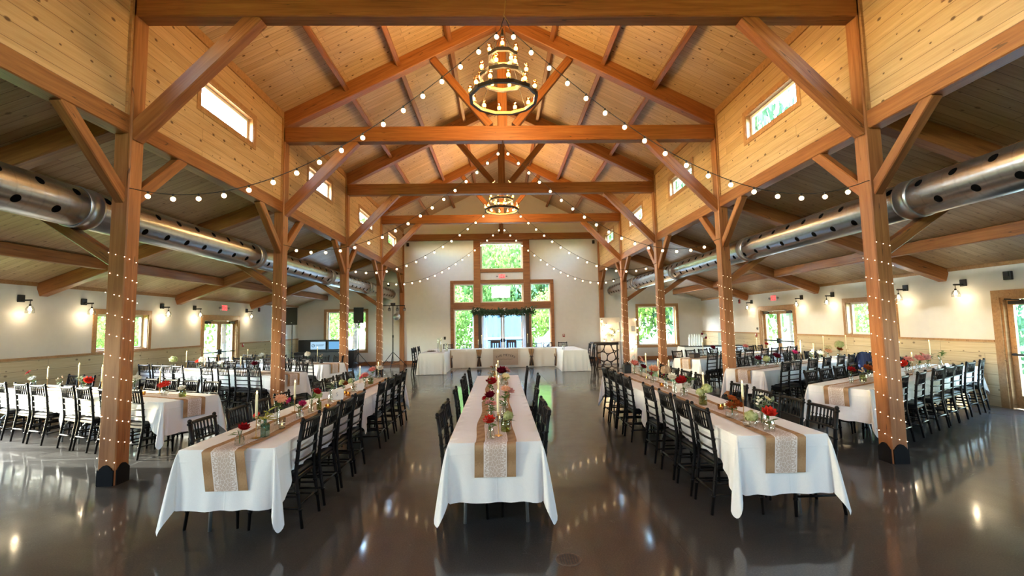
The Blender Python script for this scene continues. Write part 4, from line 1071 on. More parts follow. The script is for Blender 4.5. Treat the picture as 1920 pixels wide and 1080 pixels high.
# tan banner cloth with arched lettering
ban=thing('banner_cloth','tan cloth with arched dark lettering hanging on the front of the head table','banner',(0.08,18.495,0.0),0)
mb=MB(); mb.panel([-0.50,0.50],[0.10,0.74],[],lambda u,v,w:(u,w+0.004*sin(u*9),v),-0.004,0.0); mb.build('cloth_panel',M['tan'],ban)
tm=text_mesh('THE MEYERS',0.13,0.002,1.15); tm.materials.clear(); tm.materials.append(M['ink'])
xs=[v.co.x for v in tm.vertices]; wd=max(xs)-min(xs); R_=0.75
for v in tm.vertices:
    a=v.co.x*0.80/wd/R_; r=R_+v.co.y*0.9
    v.co.x=r*sin(a); v.co.y=r*cos(a)-R_
o=link('lettering',tm,ban); o.location=(0,-0.012,0.50); o.rotation_euler=(pi/2,0,0)
mb=MB(); mb.tube([(-0.30+0.6*i/20,-0.008,0.33+0.012*sin(i*1.1)) for i in range(21)],0.004,5); mb.build('underline_flourish',M['ink'],ban)
# burlap swags tied with brown ribbon
def swag(x,y,rz,label,hang=0.70):
    root=thing('burlap_swag',label,'table decoration',(x,y,0),rz,'burlap swags on the head table')   # local: faces -y
    prof=[(0.74,0.115),(0.60,0.10),(0.48,0.062),(0.42,0.035),(0.36,0.05),(0.22,0.085),(0.06,0.10)]
    mb=MB(); vs=[];fs=[]; C=12
    for z,w in prof:
        for c in range(C+1):
            u=-1+2*c/C; vs.append((u*w,-0.03-0.02*cos(u*pi*2.5)*(1-w*3),z))
    for i in range(len(prof)-1):
        for c in range(C): fs.append((i*(C+1)+c,i*(C+1)+c+1,(i+1)*(C+1)+c+1,(i+1)*(C+1)+c))
    mb.add(vs,fs); mb.build('burlap_drape',M['burlap'],root,smooth=True)
    mb=MB()
    for s in (-1,1):
        mb.tube([(0,-0.065,0.41),(s*0.03,-0.07,0.25),(s*0.06,-0.065,0.07)],[0.016,0.026,0.034],8)
        mb.tube([(0,-0.065,0.42),(s*0.05,-0.08,0.46),(s*0.07,-0.075,0.42),(0,-0.065,0.41)],[0.01,0.016,0.016,0.01],8)
    mb.ball((0,-0.07,0.42),0.024,8,6); mb.build('ribbon_bow',M['brownsatin'],root,smooth=True)
    mb=MB()
    for q in range(7):
        a=q*2*pi/7; mb.ball((0.03*cos(a),-0.085,0.50+0.03*sin(a)),0.022,8,5)
    mb.build('rosette',M['fl_beige'],root,smooth=True)
swag(-0.98,18.53,0,'burlap swag with brown bow left of the tan banner'); swag(1.12,18.53,0,'burlap swag with brown bow right of the tan banner')
swag(-2.11,18.15,pi/2,'burlap swag tied on the inner side of the left wing table'); swag(2.11,18.15,-pi/2,'burlap swag tied on the inner side of the right wing table')
for i,y in enumerate((16.85,17.35,18.1)): chair(-3.33,y,(1,0),'black chair %s from the camera on the outer side of the left head table wing'%nth(i),'head table chairs')
for i,y in enumerate((16.95,17.75)): chair(3.36,y,(-1,0),'black chair %s from the camera on the outer side of the right head table wing'%nth(i),'head table chairs')
for i,x in enumerate((-2.35,-1.55,1.45,1.9,2.55)): chair(x,19.62,(0,-1),'black chair behind the back row of the head table, %s from the left'%nth(i),'head table chairs')
# two brown wooden chairs of the couple
def slat_chair(x,y,label):
    root=thing('slat_back_chair',label,'chair',(x,y,0),pi,'brown chairs of the couple')
    m=MB(); m.rbox(-0.22,0.22,-0.2,0.22,0.42,0.46,0.012); m.build('seat',M['darkwood'],root)
    for s in (-1,1):
        m=MB(); m.rbox(s*0.20-0.02,s*0.20+0.02,-0.23,-0.19,0,1.0,0.005); m.build('leg',M['darkwood'],root)
        m=MB(); m.rbox(s*0.20-0.02,s*0.20+0.02,0.17,0.21,0,0.42,0.005); m.build('leg',M['darkwood'],root)
    m=MB(); m.rbox(-0.21,0.21,-0.235,-0.19,0.93,1.06,0.01); m.rbox(-0.19,0.19,-0.225,-0.2,0.52,0.57,0.005)
    for i in range(4): m.rbox(-0.15+0.1*i-0.028,-0.15+0.1*i+0.028,-0.22,-0.205,0.56,0.94,0.003)
    m.build('backrest',M['darkwood'],root)
slat_chair(-0.33,19.75,'brown slatted chair behind the head table, left of the pair'); slat_chair(0.36,19.75,'brown slatted chair behind the head table, right of the pair')
# ================================================================ vases, flowers, candles
ZT=0.762
VPROF={
 'bud':[(0.034,0.0),(0.038,0.006),(0.038,0.055),(0.030,0.075),(0.013,0.095),(0.012,0.125),(0.017,0.132)],
 'facet':[(0.036,0.0),(0.040,0.01),(0.036,0.05),(0.028,0.075),(0.014,0.09),(0.013,0.11),(0.018,0.118)],
 'square':[(0.036,0.0),(0.037,0.004),(0.037,0.105),(0.030,0.118),(0.013,0.125),(0.013,0.155),(0.017,0.16)],
 'tube':[(0.024,0.0),(0.026,0.006),(0.026,0.185),(0.028,0.19)],
 'tall':[(0.028,0.0),(0.032,0.01),(0.034,0.05),(0.022,0.09),(0.018,0.15),(0.026,0.175)],
 'jar':[(0.042,0.0),(0.046,0.008),(0.046,0.075),(0.040,0.088),(0.040,0.10),(0.043,0.105)],
 'bowl':[(0.045,0.0),(0.058,0.012),(0.062,0.035),(0.056,0.055),(0.052,0.06)],
 'bottle':[(0.026,0.0),(0.029,0.006),(0.029,0.085),(0.020,0.105),(0.010,0.115),(0.010,0.145),(0.014,0.15)],
}
_ms={}
def vase(kind,mat,x,y,label,group,z=ZT,rz=0.0,sc=1.0):
    k=('v',kind,mat)
    pr=VPROF[kind]
    if k not in _ms:
        mb=MB(); n=4 if kind=='square' else (8 if kind=='facet' else 16)
        mb.lathe(pr,n,close=True)
        o=mb.build('bud_vase',M[mat],smooth=(n==16)); _ms[k]=o.data
    else: o=link('bud_vase',_ms[k])
    o.location=(x,y,z); o.rotation_euler=(0,0,rz); o.scale=(sc,sc,sc)
    return tag(o,label,'vase',group)
def quadleaf(mb,p,d,up,l,w,m=0,curl=0.25):
    d=Vector(d).normalized(); up=Vector(up); s=d.cross(up)
    if s.length<1e-4: s=d.cross(Vector((1,0,0)))
    s.normalize(); nrm=s.cross(d); p=Vector(p)
    pts=[p, p+d*l*0.35+s*w/2-nrm*curl*l*0.04, p+d*l*0.72+s*w*0.36-nrm*curl*l*0.18, p+d*l-nrm*curl*l*0.42, p+d*l*0.72-s*w*0.36-nrm*curl*l*0.18, p+d*l*0.35-s*w/2-nrm*curl*l*0.04, p+d*l*0.5+nrm*0.03*l]
    mb.add(pts,[(0,1,6),(1,2,6),(2,3,6),(3,4,6),(4,5,6),(5,0,6)],m)
def bloom_mesh(kind,mat,r):
    k=('b',kind,mat,round(r,3))
    if k in _ms: return _ms[k]
    rnd=random.Random(str(k)); mb=MB()
    if kind=='rose':            # layered cupped petals
        for ring,(n,el,rr,l) in enumerate(((3,80,0.10,0.55),(5,62,0.16,0.75),(7,44,0.22,0.92),(8,24,0.25,1.05),(9,6,0.25,1.12))):
            for i in range(n):
                a=2*pi*i/n+ring*0.6+rnd.uniform(-.1,.1); e=radians(el)
                d=(cos(a)*cos(e),sin(a)*cos(e),sin(e)); p=(cos(a)*rr*r,sin(a)*rr*r,-0.12*r+0.02*ring*0)
                quadleaf(mb,p,d,(0,0,1),l*r,0.75*r,0,-0.9)
        mb.ball((0,0,-0.05*r),0.42*r,8,5)
    elif kind=='daisy':         # flat open flower with a centre
        for i in range(14):
            a=2*pi*i/14; e=radians(12+rnd.uniform(-6,6)); quadleaf(mb,(cos(a)*0.15*r,sin(a)*0.15*r,0),(cos(a)*cos(e),sin(a)*cos(e),sin(e)),(0,0,1),0.95*r,0.36*r,0,0.3)
        for i in range(10):
            a=2*pi*(i+.5)/10; e=radians(35); quadleaf(mb,(cos(a)*0.1*r,sin(a)*0.1*r,0),(cos(a)*cos(e),sin(a)*cos(e),sin(e)),(0,0,1),0.6*r,0.28*r,0,0.3)
        mb.ball((0,0,0.04*r),0.2*r,8,5)
    elif kind=='hydrangea':     # round head of many florets
        for i in range(70):
            z=rnd.uniform(-0.5,1); t=rnd.uniform(0,2*pi); q=sqrt(max(0,1-z*z)); n=Vector((q*cos(t),q*sin(t),z)); p=n*r*rnd.uniform(0.85,1.02)
            a=n.cross(Vector((0.3,0.2,0.9))).normalized(); b=n.cross(a)
            for j in range(4):
                g=j*pi/2+i; d=a*cos(g)+b*sin(g)+n*0.25; quadleaf(mb,p,d,n,0.27*r,0.24*r,0,0.2)
        mb.ball((0,0,0.1*r),0.8*r,8,5)
    else:                       # small buds in a loose spray
        for i in range(9):
            t=rnd.uniform(0,2*pi); q=rnd.uniform(0,1)*r; p=(q*cos(t),q*sin(t),rnd.uniform(-0.5,0.6)*r); mb.ball(p,r*0.22,6,4,0,(1,1,0.8))
    o=mb.build('bloom',M[mat],smooth=(kind!='hydrangea')); me=o.data; bpy.data.objects.remove(o); _ms[k]=me; return me
def flower(x,y,ztop,bx,by,kind,col,r,label,group,leaf='leaf',nleaf=4,z0=None,tilt=0.5,leaves_only=False,lf=1.0,rz=0.0):
    """one cut stem standing in a vase at (x,y); bloom at (bx,by,ztop)"""
    z0=ZT+0.012 if z0 is None else z0
    rnd=random.Random(label)
    root=thing('flower_stem',label,'flower',(x,y,z0),0,group)
    top=Vector((bx-x,by-y,ztop-z0)); mid=Vector((top.x*0.15,top.y*0.15,top.z*0.55))
    mb=MB(); pts=[Vector((0,0,0)),mid*0.5,mid,mid.lerp(top,0.55)+Vector((0,0,0.01)),top]; mb.tube(pts,0.0028,5); mb.build('stem',M['stem'],root)
    if not leaves_only:
        o=link('bloom',bloom_mesh(kind,'fl_'+col,r),root); o.location=top; d=Vector((top.x*1.6+rnd.uniform(-.02,.02),top.y*1.6-0.06,0.16)).normalized()
        if kind=='hydrangea': d=Vector((0,0,1))
        o.rotation_mode='QUATERNION'; o.rotation_quaternion=d.to_track_quat('Z','Y')
    if nleaf:
        mb=MB()
        for i in range(nleaf):
            t=rnd.uniform(0.45,0.97); p=mid.lerp(top,max(0,(t-0.45)/0.55)); a=rnd.uniform(0,2*pi)
            quadleaf(mb,p,(cos(a),sin(a),rnd.uniform(-0.1,0.9)),(0,0,1),rnd.uniform(0.05,0.09)*lf,rnd.uniform(0.02,0.035)*lf,0,0.5)
        mb.build('leaves',M[leaf],root)
    return root
_cs={}
def candlestick(x,y,ztop,where,group,z=ZT,stick=None,matn='brass',h0=None):
    """slim metal stick on a flower-shaped foot carrying a lit taper"""
    root=thing('candlestick','slim brass candlestick %s'%where,'candlestick',(x,y,z),0,group)
    H=ztop-z; hs=h0 or max(0.05,min(0.19,H*0.45))
    mb=MB()
    for i in range(8):
        a=2*pi*i/8; quadleaf(mb,(0.006*cos(a),0.006*sin(a),0.012),(cos(a),sin(a),-0.1),(0,0,1),0.042,0.03,0,0.3)
    mb.lathe([(0.0,0.0),(0.03,0.001),(0.03,0.005),(0.006,0.012),(0.0035,0.02),(0.0035,hs-0.02),(0.010,hs-0.015),(0.012,hs+0.012),(0.0,hs+0.012)],12); mb.build('stick',M[matn],root,smooth=True)
    t=thing('taper_candle','lit ivory taper %s'%where,'candle',(x,y,z+hs),0,group)
    hc=H-hs-0.025
    mb=MB(); mb.lathe([(0.0115,0.0),(0.0105,hc-0.004),(0.008,hc),(0.0,hc)],12); mb.build('wax',M['wax'],t,smooth=True)
    mb=MB(); mb.lathe([(0.0,hc),(0.006,hc+0.006),(0.008,hc+0.014),(0.004,hc+0.027),(0.0,hc+0.036)],8); mb.build('flame',M['flame'],t,smooth=True)
def votive(x,y,mat,label,group,z=ZT,tall=False):
    root=thing('votive_candle',label,'candle',(x,y,z),0,group)
    h=0.105 if tall else 0.055
    k=('vot',mat,tall)
    if k not in _ms:
        mb=MB(); mb.lathe([(0.024,0.0),(0.030,0.005),(0.033,h),(0.0305,h),(0.027,0.009),(0.0,0.008)],14); a=mb.build('cup',M[mat],root,smooth=True)
        mb=MB(); mb.lathe([(0.022,0.01),(0.022,0.032),(0.0,0.032)],12); b=mb.build('wax',M['wax'],root)
        mb=MB(); mb.lathe([(0.0,0.032),(0.005,0.037),(0.006,0.044),(0.0,0.058)],8); c=mb.build('flame',M['flame'],root,smooth=True)
        _ms[k]=(a.data,b.data,c.data)
    else:
        for n,me in zip(('cup','wax','flame'),_ms[k]): link(n,me,root)
    return root
LG={'left':'table decorations on the left long table','centre':'table decorations on the centre long table','right':'table decorations on the right long table'}
def arrange(table,items,place=None,stand=None):
    """items: (what, x, y, ...) in order from the camera"""
    cnt={}
    g=LG[table] if table in LG else 'table decorations on the '+table
    nmt='%s long table'%table if table in LG else table
    for it in items:
        w=it[0]; cnt[w]=cnt.get(w,0)+1
        if w=='v':      # vase: kind, glass, x, y, [flowers (kind,col,r,bx,by,z,leaf,nleaf)]
            _,kind,gl,x,y,fl=it
            gname={'glass':'clear','teal':'teal','green':'green','amber':'amber','darkmetal':'dark'}[gl]
            vase(kind,gl,x,y,'%s glass %s %s from the near end of the %s'%(gname,{'square':'square bottle','bowl':'low bowl','jar':'round jar','tube':'tube vase','tall':'tall waisted vase','bottle':'slim bottle'}.get(kind,'bud vase'),nth(cnt[w]-1),nmt),g,rz=random.uniform(0,1.5))
            same=[(f[0],f[1]) for f in fl]
            for q,f in enumerate(fl):
                fk,col,r,bx,by,z=f[:6]; leaf=f[6] if len(f)>6 else 'leaf'; nl=f[7] if len(f)>7 else 4
                cname=col.replace('_',' ') if fk!='leaf' else {'leaf':'green','sage':'sage green','lime':'lime green'}[leaf]
                kname={'rose':'rose like bloom','daisy':'open daisy like bloom','hydrangea':'round hydrangea head','spray':'small bud spray','leaf':'leafy sprig'}[fk]
                lean='' if same.count((fk,col))<2 else (' leaning left' if bx==min(h[3] for h in fl if h[:2]==f[:2]) else ' leaning right')
                flower(x,y,z,bx,by,fk,col,r,'%s %s%s in the %s vase of the %s'%(cname,kname,lean,nth(cnt[w]-1),nmt),g,leaf,nl,leaves_only=(fk=='leaf'),lf=1.25 if fk=='leaf' else 1.0)
        elif w=='c': candlestick(it[1],it[2],it[3],'%s from the near end of the %s'%(nth(cnt[w]-1),nmt),g,h0=it[4] if len(it)>4 else None)
        elif w=='t': votive(it[1],it[2],it[3],'lit votive in %s glass cup, %s from near end of the %s'%({'glass':'clear','amber':'gold'}[it[3]],nth(cnt[w]-1),nmt),g,tall=len(it)>4)
arrange('left',[
 ('v','facet','glass',-2.33,3.99,[('rose','deep_red',0.040,-2.295,3.99,0.905,'leaf',0),('spray','white',0.022,-2.335,3.97,0.885,'leaf',2)]),
 ('c',-2.31,4.21,1.175,0.185),
 ('v','square','teal',-2.26,4.27,[('leaf','lime',0.03,-2.245,4.27,0.99,'lime',16)]),
 ('v','bud','glass',-2.44,4.55,[('daisy','scarlet',0.034,-2.46,4.50,0.915,'leaf',2)]),
 ('t',-2.26,4.59,'glass',1),
 ('v','tube','glass',-2.385,4.75,[('daisy','peach',0.062,-2.335,4.72,1.03,'leaf',9),('spray','peach',0.025,-2.345,4.74,0.99,'leaf',6)]),
 ('v','bud','glass',-2.30,5.08,[('rose','magenta',0.036,-2.265,5.06,0.92,'leaf',7),('spray','burgundy',0.024,-2.25,5.04,0.90,'leaf',1),('rose','magenta',0.034,-2.40,5.04,0.955,'leaf',2)]),
 ('v','tall','glass',-2.31,5.40,[('rose','deep_red',0.038,-2.235,5.38,1.00,'leaf',8),('spray','beige',0.03,-2.28,5.40,1.02,'leaf',4)]),
 ('v','bottle','green',-2.29,5.58,[('hydrangea','pale_green',0.05,-2.30,5.57,0.93,'leaf',3)]),
 ('t',-2.20,5.62,'amber'),
 ('c',-2.52,5.45,1.125,0.16),
 ('v','tall','glass',-2.34,6.08,[('leaf','x',0.03,-2.30,6.06,1.03,'sage',16),('spray','white',0.035,-2.29,6.05,1.02,'sage',6)]),
 ('t',-2.29,6.62,'amber'),('t',-2.37,6.72,'amber'),
 ('v','bud','glass',-2.42,6.80,[('hydrangea','pale_green',0.045,-2.43,6.78,0.93,'leaf',5),('rose','rust',0.035,-2.38,6.76,0.92,'leaf',3)]),
 ('v','jar','glass',-2.33,7.00,[('spray','white',0.04,-2.33,6.98,0.95,'sage',12),('hydrangea','pale_green',0.04,-2.37,6.98,0.93,'sage',4)]),
 ('v','tall','glass',-2.30,7.48,[('rose','coral_pink',0.05,-2.30,7.46,0.955,'leaf',6),('daisy','magenta',0.04,-2.36,7.46,0.93,'leaf',3)]),
 ('c',-2.50,7.86,1.07,0.12),
 ('v','jar','green',-2.34,7.93,[('spray','beige',0.03,-2.34,7.9,0.90,'leaf',5)]),
 ('v','bud','glass',-2.42,8.38,[('rose','coral_pink',0.055,-2.43,8.36,0.96,'leaf',6)]),
 ('v','bud','glass',-2.40,8.66,[('rose','white',0.055,-2.37,8.64,0.96,'leaf',5)]),
 ('c',-2.44,8.80,1.06,0.10),
 ('v','bottle','glass',-2.29,8.74,[]),
])
arrange('centre',[
 ('v','tall','glass',-0.215,3.97,[('rose','scarlet',0.044,-0.225,3.95,0.925,'leaf',9),('daisy','coral_pink',0.028,-0.255,3.95,0.93,'leaf',4)]),
 ('c',-0.15,4.08,1.155,0.19),
 ('v','jar','green',-0.085,4.25,[('hydrangea','pale_green',0.045,-0.06,4.24,0.90,'leaf',5)]),
 ('t',-0.14,4.66,'glass'),
 ('v','bud','glass',-0.215,4.62,[('daisy','coral_pink',0.036,-0.20,4.60,0.955,'leaf',12),('rose','dusty_pink',0.028,-0.25,4.60,0.965,'leaf',8)]),
 ('v','tall','glass',-0.10,4.76,[('leaf','x',0.03,-0.08,4.74,0.99,'leaf',12)]),
 ('v','bud','glass',-0.23,4.94,[('rose','burgundy',0.046,-0.24,4.92,0.985,'leaf',8),('rose','deep_red',0.025,-0.30,4.92,0.955,'leaf',3)]),
 ('v','tall','glass',-0.075,5.30,[('daisy','peach',0.06,-0.07,5.28,1.0,'leaf',6),('rose','dusty_pink',0.045,-0.02,5.30,0.97,'leaf',4)]),
 ('c',-0.15,5.45,1.13,0.15),
 ('v','bud','glass',-0.24,6.12,[('rose','deep_red',0.058,-0.24,6.10,0.98,'leaf',8),('spray','burgundy',0.04,-0.30,6.10,1.0,'leaf',5)]),
 ('v','tall','glass',-0.05,6.64,[('daisy','butter_yellow',0.06,-0.05,6.62,1.0,'leaf',5)]),
 ('v','jar','glass',-0.11,7.40,[('rose','burgundy',0.075,-0.105,7.38,0.99,'leaf',8),('rose','dusty_pink',0.05,-0.02,7.40,1.0,'leaf',6),('daisy','pale_green',0.06,-0.03,7.36,0.90,'leaf',4)]),
 ('c',-0.19,7.44,1.09,0.12),
 ('v','tall','glass',-0.27,7.75,[('spray','beige',0.05,-0.30,7.72,0.93,'sage',14)]),
 ('c',-0.17,8.42,1.07,0.11),
 ('v','jar','amber',-0.26,8.62,[('spray','rust',0.05,-0.27,8.6,0.95,'sage',8)]),
])
arrange('right',[
 ('v','jar','glass',2.21,4.00,[('rose','scarlet',0.052,2.205,3.98,0.925,'leaf',3),('leaf','x',0.03,2.225,3.98,0.86,'leaf',3)]),
 ('v','bowl','glass',2.15,4.20,[('hydrangea','pale_green',0.058,2.165,4.20,0.845,'leaf',6)]),
 ('v','jar','glass',2.30,4.27,[('spray','white',0.05,2.27,4.25,1.00,'sage',12),('daisy','butter_yellow',0.04,2.36,4.25,0.995,'sage',5),('leaf','x',0.03,2.43,4.27,0.98,'sage',14)]),
 ('c',2.22,4.43,1.14,0.215),
 ('v','bowl','glass',2.18,4.58,[('daisy','rust',0.062,2.17,4.56,0.89,'leaf',9),('rose','rust',0.05,2.23,4.56,0.90,'leaf',5),('daisy','rust',0.045,2.18,4.57,0.96,'leaf',2)]),
 ('t',2.27,5.00,'amber'),('t',2.34,5.05,'glass'),
 ('v','jar','green',2.21,5.30,[('hydrangea','pale_green',0.062,2.25,5.28,0.94,'leaf',8),('hydrangea','pale_green',0.045,2.17,5.28,0.91,'leaf',4)]),
 ('c',2.42,5.74,1.08,0.10),
 ('v','jar','glass',2.24,5.92,[('rose','deep_red',0.06,2.20,5.90,0.965,'leaf',6),('rose','white',0.05,2.26,5.88,0.90,'leaf',4),('leaf','x',0.03,2.38,5.95,1.0,'leaf',14)]),
 ('v','tall','glass',2.21,6.16,[('rose','white',0.05,2.17,6.12,0.99,'leaf',5),('spray','burgundy',0.04,2.30,6.15,1.0,'leaf',6)]),
 ('v','tall','glass',2.24,6.56,[('hydrangea','beige',0.075,2.24,6.54,1.03,'leaf',9),('spray','burgundy',0.05,2.20,6.52,0.96,'leaf',4)]),
 ('t',2.27,6.82,'amber'),
 ('c',2.56,7.28,1.11,0.10),
 ('v','jar','glass',2.29,7.26,[('rose','peach',0.07,2.30,7.24,0.98,'leaf',8),('spray','burgundy',0.06,2.25,7.22,0.92,'leaf',8)]),
 ('c',2.45,7.47,1.12,0.10),
 ('t',2.31,7.66,'glass'),
 ('v','tube','glass',2.33,8.00,[('rose','burgundy',0.05,2.37,7.98,0.95,'leaf',6),('daisy','peach',0.07,2.38,8.02,1.04,'leaf',5)]),
 ('c',2.44,8.06,1.17,0.12),
 ('v','bud','glass',2.33,8.42,[('rose','coral_pink',0.07,2.34,8.40,0.97,'leaf',8),('daisy','dusty_pink',0.08,2.48,8.45,1.05,'leaf',5)]),
])
# table number and folded cards on the left table
def tent(x,y,rz,w,h,label,txt=None):
    root=thing('table_card',label,'card',(x,y,ZT),rz,None)
    mb=MB(); t=0.002; d=h*0.35
    for s in (-1,1): mb.add([(-w/2,s*d,0),(w/2,s*d,0),(w/2,0,h),(-w/2,0,h),(-w/2,s*(d-t),0),(w/2,s*(d-t),0),(w/2,-s*t*0.0,h-t*2),(-w/2,0,h-t*2)],[(0,1,2,3),(4,7,6,5),(0,4,5,1),(1,5,6,2),(0,3,7,4)])
    mb.build('card_stock',M['paper'],root,fix=True)
    if txt:
        me=text_mesh(txt,h*0.5,0.0006); me.materials.clear(); me.materials.append(M['greyink']); o=link('lettering',me,root)
        o.location=(0,-d*0.5-0.003,h*0.5); o.rotation_euler=(pi/2-atan2(d,h),0,0)
    return root
tent(-2.34,6.34,0.15,0.16,0.135,'folded cream table card with the number 5 on the left long table','5')
tent(-2.52,6.46,0.6,0.15,0.09,'low folded cream card lying behind the numbered card on the left long table')
tent(-2.30,7.20,0.3,0.13,0.11,'folded cream card past the numbered card on the left long table')
tent(2.30,6.30,-0.3,0.13,0.14,'blank folded cream card halfway along the right long table')
# navy jacket over one chair back of the middle right angled table
c0,u_,n_=None,None,None
_a=radians(31); u_=Vector((cos(_a),sin(_a))); n_=Vector((-sin(_a),cos(_a))); p=Vector((4.85,8.60))+u_*3.75-n_*0.22+n_*0.24
jk=thing('navy_jacket','navy jacket draped over a chair back at the middle right angled table','jacket',(p.x,p.y,0),atan2(-n_.x,n_.y))
mb=MB(); vs=[];fs=[]; prof=[(-0.285,0.50),(-0.29,0.62),(-0.30,0.78),(-0.295,0.90),(-0.27,0.95),(-0.235,0.955),(-0.205,0.92),(-0.185,0.80),(-0.18,0.66)]; n=16
for yy,zz in prof:
    for i in range(n+1): t=-1+2*i/n; vs.append((t*0.235*(1.0-0.10*(zz>0.9)),yy+0.012*sin(t*9+zz*6),zz-0.05*t*t*(zz>0.85)+0.03*sin(t*7)*(zz<0.6)))
for j in range(len(prof)-1):
    for i in range(n): fs.append((j*(n+1)+i,j*(n+1)+i+1,(j+1)*(n+1)+i+1,(j+1)*(n+1)+i))
mb.add(vs,fs); mb.build('jacket_cloth',M['navy'],jk,smooth=True)
for q in (-1,1):
    mb=MB(); mb.tube([(q*0.22,-0.26,0.90),(q*0.27,-0.28,0.72),(q*0.26,-0.27,0.50)],[0.05,0.048,0.042],8); mb.build('sleeve',M['navy'],jk,smooth=True)
# decorations of the angled tables
def aisle_decor(key,side,which,spec):
    c0,u,n=AT[key]; nmt='%s %s angled table'%(which,side); out=[]
    for it in spec:
        w=it[0]
        if w=='v':
            _,kind,gl,a,off,fl=it; p=c0+u*a+n*(0.38+off); L=[]
            for f in fl:
                L.append((f[0],f[1],f[2],p.x+f[3],p.y-0.02,f[4])+tuple(f[5:]))
            out.append(('v',kind,gl,p.x,p.y,L))
        elif w=='c': p=c0+u*it[1]+n*(0.38+it[2]); out.append(('c',p.x,p.y,it[3]))
        else: p=c0+u*it[1]+n*(0.38+it[2]); out.append(('t',p.x,p.y,it[3]))
    arrange(nmt,out)
aisle_decor('L0','left','nearest',[('v','jar','green',0.22,0.0,[('rose','white',0.045,0.0,0.89,'leaf',2)]),('v','jar','glass',0.62,0.0,[('daisy','scarlet',0.09,0.0,0.93,'leaf',5)]),('c',0.95,0.12,1.14),('t',1.05,-0.05,'amber'),
  ('v','jar','glass',1.45,0.05,[('daisy','white',0.07,0.03,1.0,'leaf',12),('leaf','x',0.03,-0.05,1.02,'leaf',16)]),('v','bud','glass',2.0,0.0,[('rose','white',0.06,0.05,0.93,'leaf',5)]),('c',2.1,-0.06,1.20),
  ('v','jar','glass',2.75,0.0,[('rose','scarlet',0.06,0.1,0.93,'leaf',6),('leaf','x',0.03,-0.05,1.0,'sage',16)]),('c',3.1,0.1,1.20),('v','bud','glass',3.4,0.0,[('spray','beige',0.06,0.0,0.93,'sage',14)]),('c',3.95,0.05,1.13),('v','jar','glass',4.3,0.0,[('daisy','deep_red',0.06,-0.08,1.03,'leaf',5),('rose','white',0.05,0.0,0.92,'leaf',5)])])
aisle_decor('L1','left','middle',[('v','bud','glass',0.6,0,[('spray','white',0.05,0,0.92,'sage',8)]),('v','jar','glass',1.2,0,[('rose','burgundy',0.06,0.03,0.95,'leaf',6)]),('c',1.7,0.05,1.10),('v','bud','glass',2.3,0,[('rose','white',0.06,0,0.95,'leaf',6)]),('c',2.9,0.0,1.12),
  ('v','jar','glass',3.2,0.05,[('hydrangea','white',0.08,0.1,1.0,'leaf',5),('daisy','scarlet',0.08,0.0,0.98,'leaf',5)]),('c',3.6,0.0,1.22),('v','jar','glass',4.1,0,[('hydrangea','pale_green',0.09,0,1.0,'leaf',5)])])
aisle_decor('L2','left','farthest',[('v','jar','darkmetal',0.45,0,[('spray','beige',0.06,0,0.95,'sage',10)]),('c',0.65,0.05,1.20),('v','jar','glass',0.95,0,[('hydrangea','white',0.08,0,1.0,'leaf',6)]),('v','bud','glass',1.5,0,[('leaf','x',0.03,0,1.0,'sage',12)]),('c',2.2,0,1.15),('v','jar','glass',2.8,0,[('rose','white',0.08,0,0.95,'leaf',6)]),('c',3.4,0,1.12)])
aisle_decor('R0','right','nearest',[('v','bottle','glass',0.45,0,[('rose','deep_red',0.05,0.0,0.97,'leaf',4)]),('t',0.6,-0.08,'glass'),('v','jar','green',0.85,0,[('spray','beige',0.06,0,0.92,'sage',8)]),('v','jar','glass',1.3,0.1,[('rose','rust',0.06,0,0.93,'leaf',6)]),('c',1.55,0.0,1.12),
  ('v','bud','glass',2.0,0,[('spray','dusty_pink',0.06,0,0.94,'sage',10),('hydrangea','pale_green',0.05,-0.05,0.88,'leaf',4)]),('c',2.45,0.1,1.15),('v','jar','glass',2.7,0,[('daisy','coral_pink',0.08,0,1.0,'leaf',6),('rose','scarlet',0.06,-0.1,0.92,'leaf',4)]),('c',2.9,0.0,1.10),('v','jar','glass',3.2,0,[('rose','coral_pink',0.07,0,0.98,'leaf',8),('daisy','coral_pink',0.06,0.06,1.06,'leaf',4)]),
  ('v','jar','glass',3.65,0,[('rose','dusty_pink',0.07,-0.05,0.97,'leaf',8),('leaf','x',0.03,0.08,1.05,'sage',14)]),('c',4.0,0.05,1.28),('v','tall','glass',4.35,0,[('leaf','x',0.03,0.05,1.05,'leaf',20)])])
aisle_decor('R1','right','middle',[('v','bud','glass',0.5,0,[('rose','burgundy',0.06,0,0.95,'leaf',5)]),('v','jar','glass',0.8,0,[('hydrangea','pale_green',0.07,0,0.92,'leaf',4)]),('v','jar','glass',1.3,0.05,[('rose','burgundy',0.07,0,0.95,'leaf',6),('daisy','peach',0.05,0.06,0.93,'leaf',4)]),('v','bud','glass',1.9,0,[('rose','magenta',0.06,0.03,1.0,'leaf',5)]),('c',2.25,0,1.25),
  ('v','jar','glass',2.7,0,[('spray','white',0.07,0,0.97,'sage',12)]),('c',3.0,0.08,1.15),('v','bud','glass',3.1,0,[('rose','white',0.07,0,0.93,'leaf',5)]),('v','tall','glass',3.5,0,[('daisy','butter_yellow',0.09,0,1.05,'leaf',10),('rose','peach',0.07,0,0.95,'leaf',5)]),('c',3.6,0.12,1.30),('v','jar','glass',4.1,0,[('hydrangea','pale_green',0.10,0,1.08,'leaf',6),('rose','rust',0.06,0,0.97,'leaf',4)]),('c',4.5,0,1.30)])
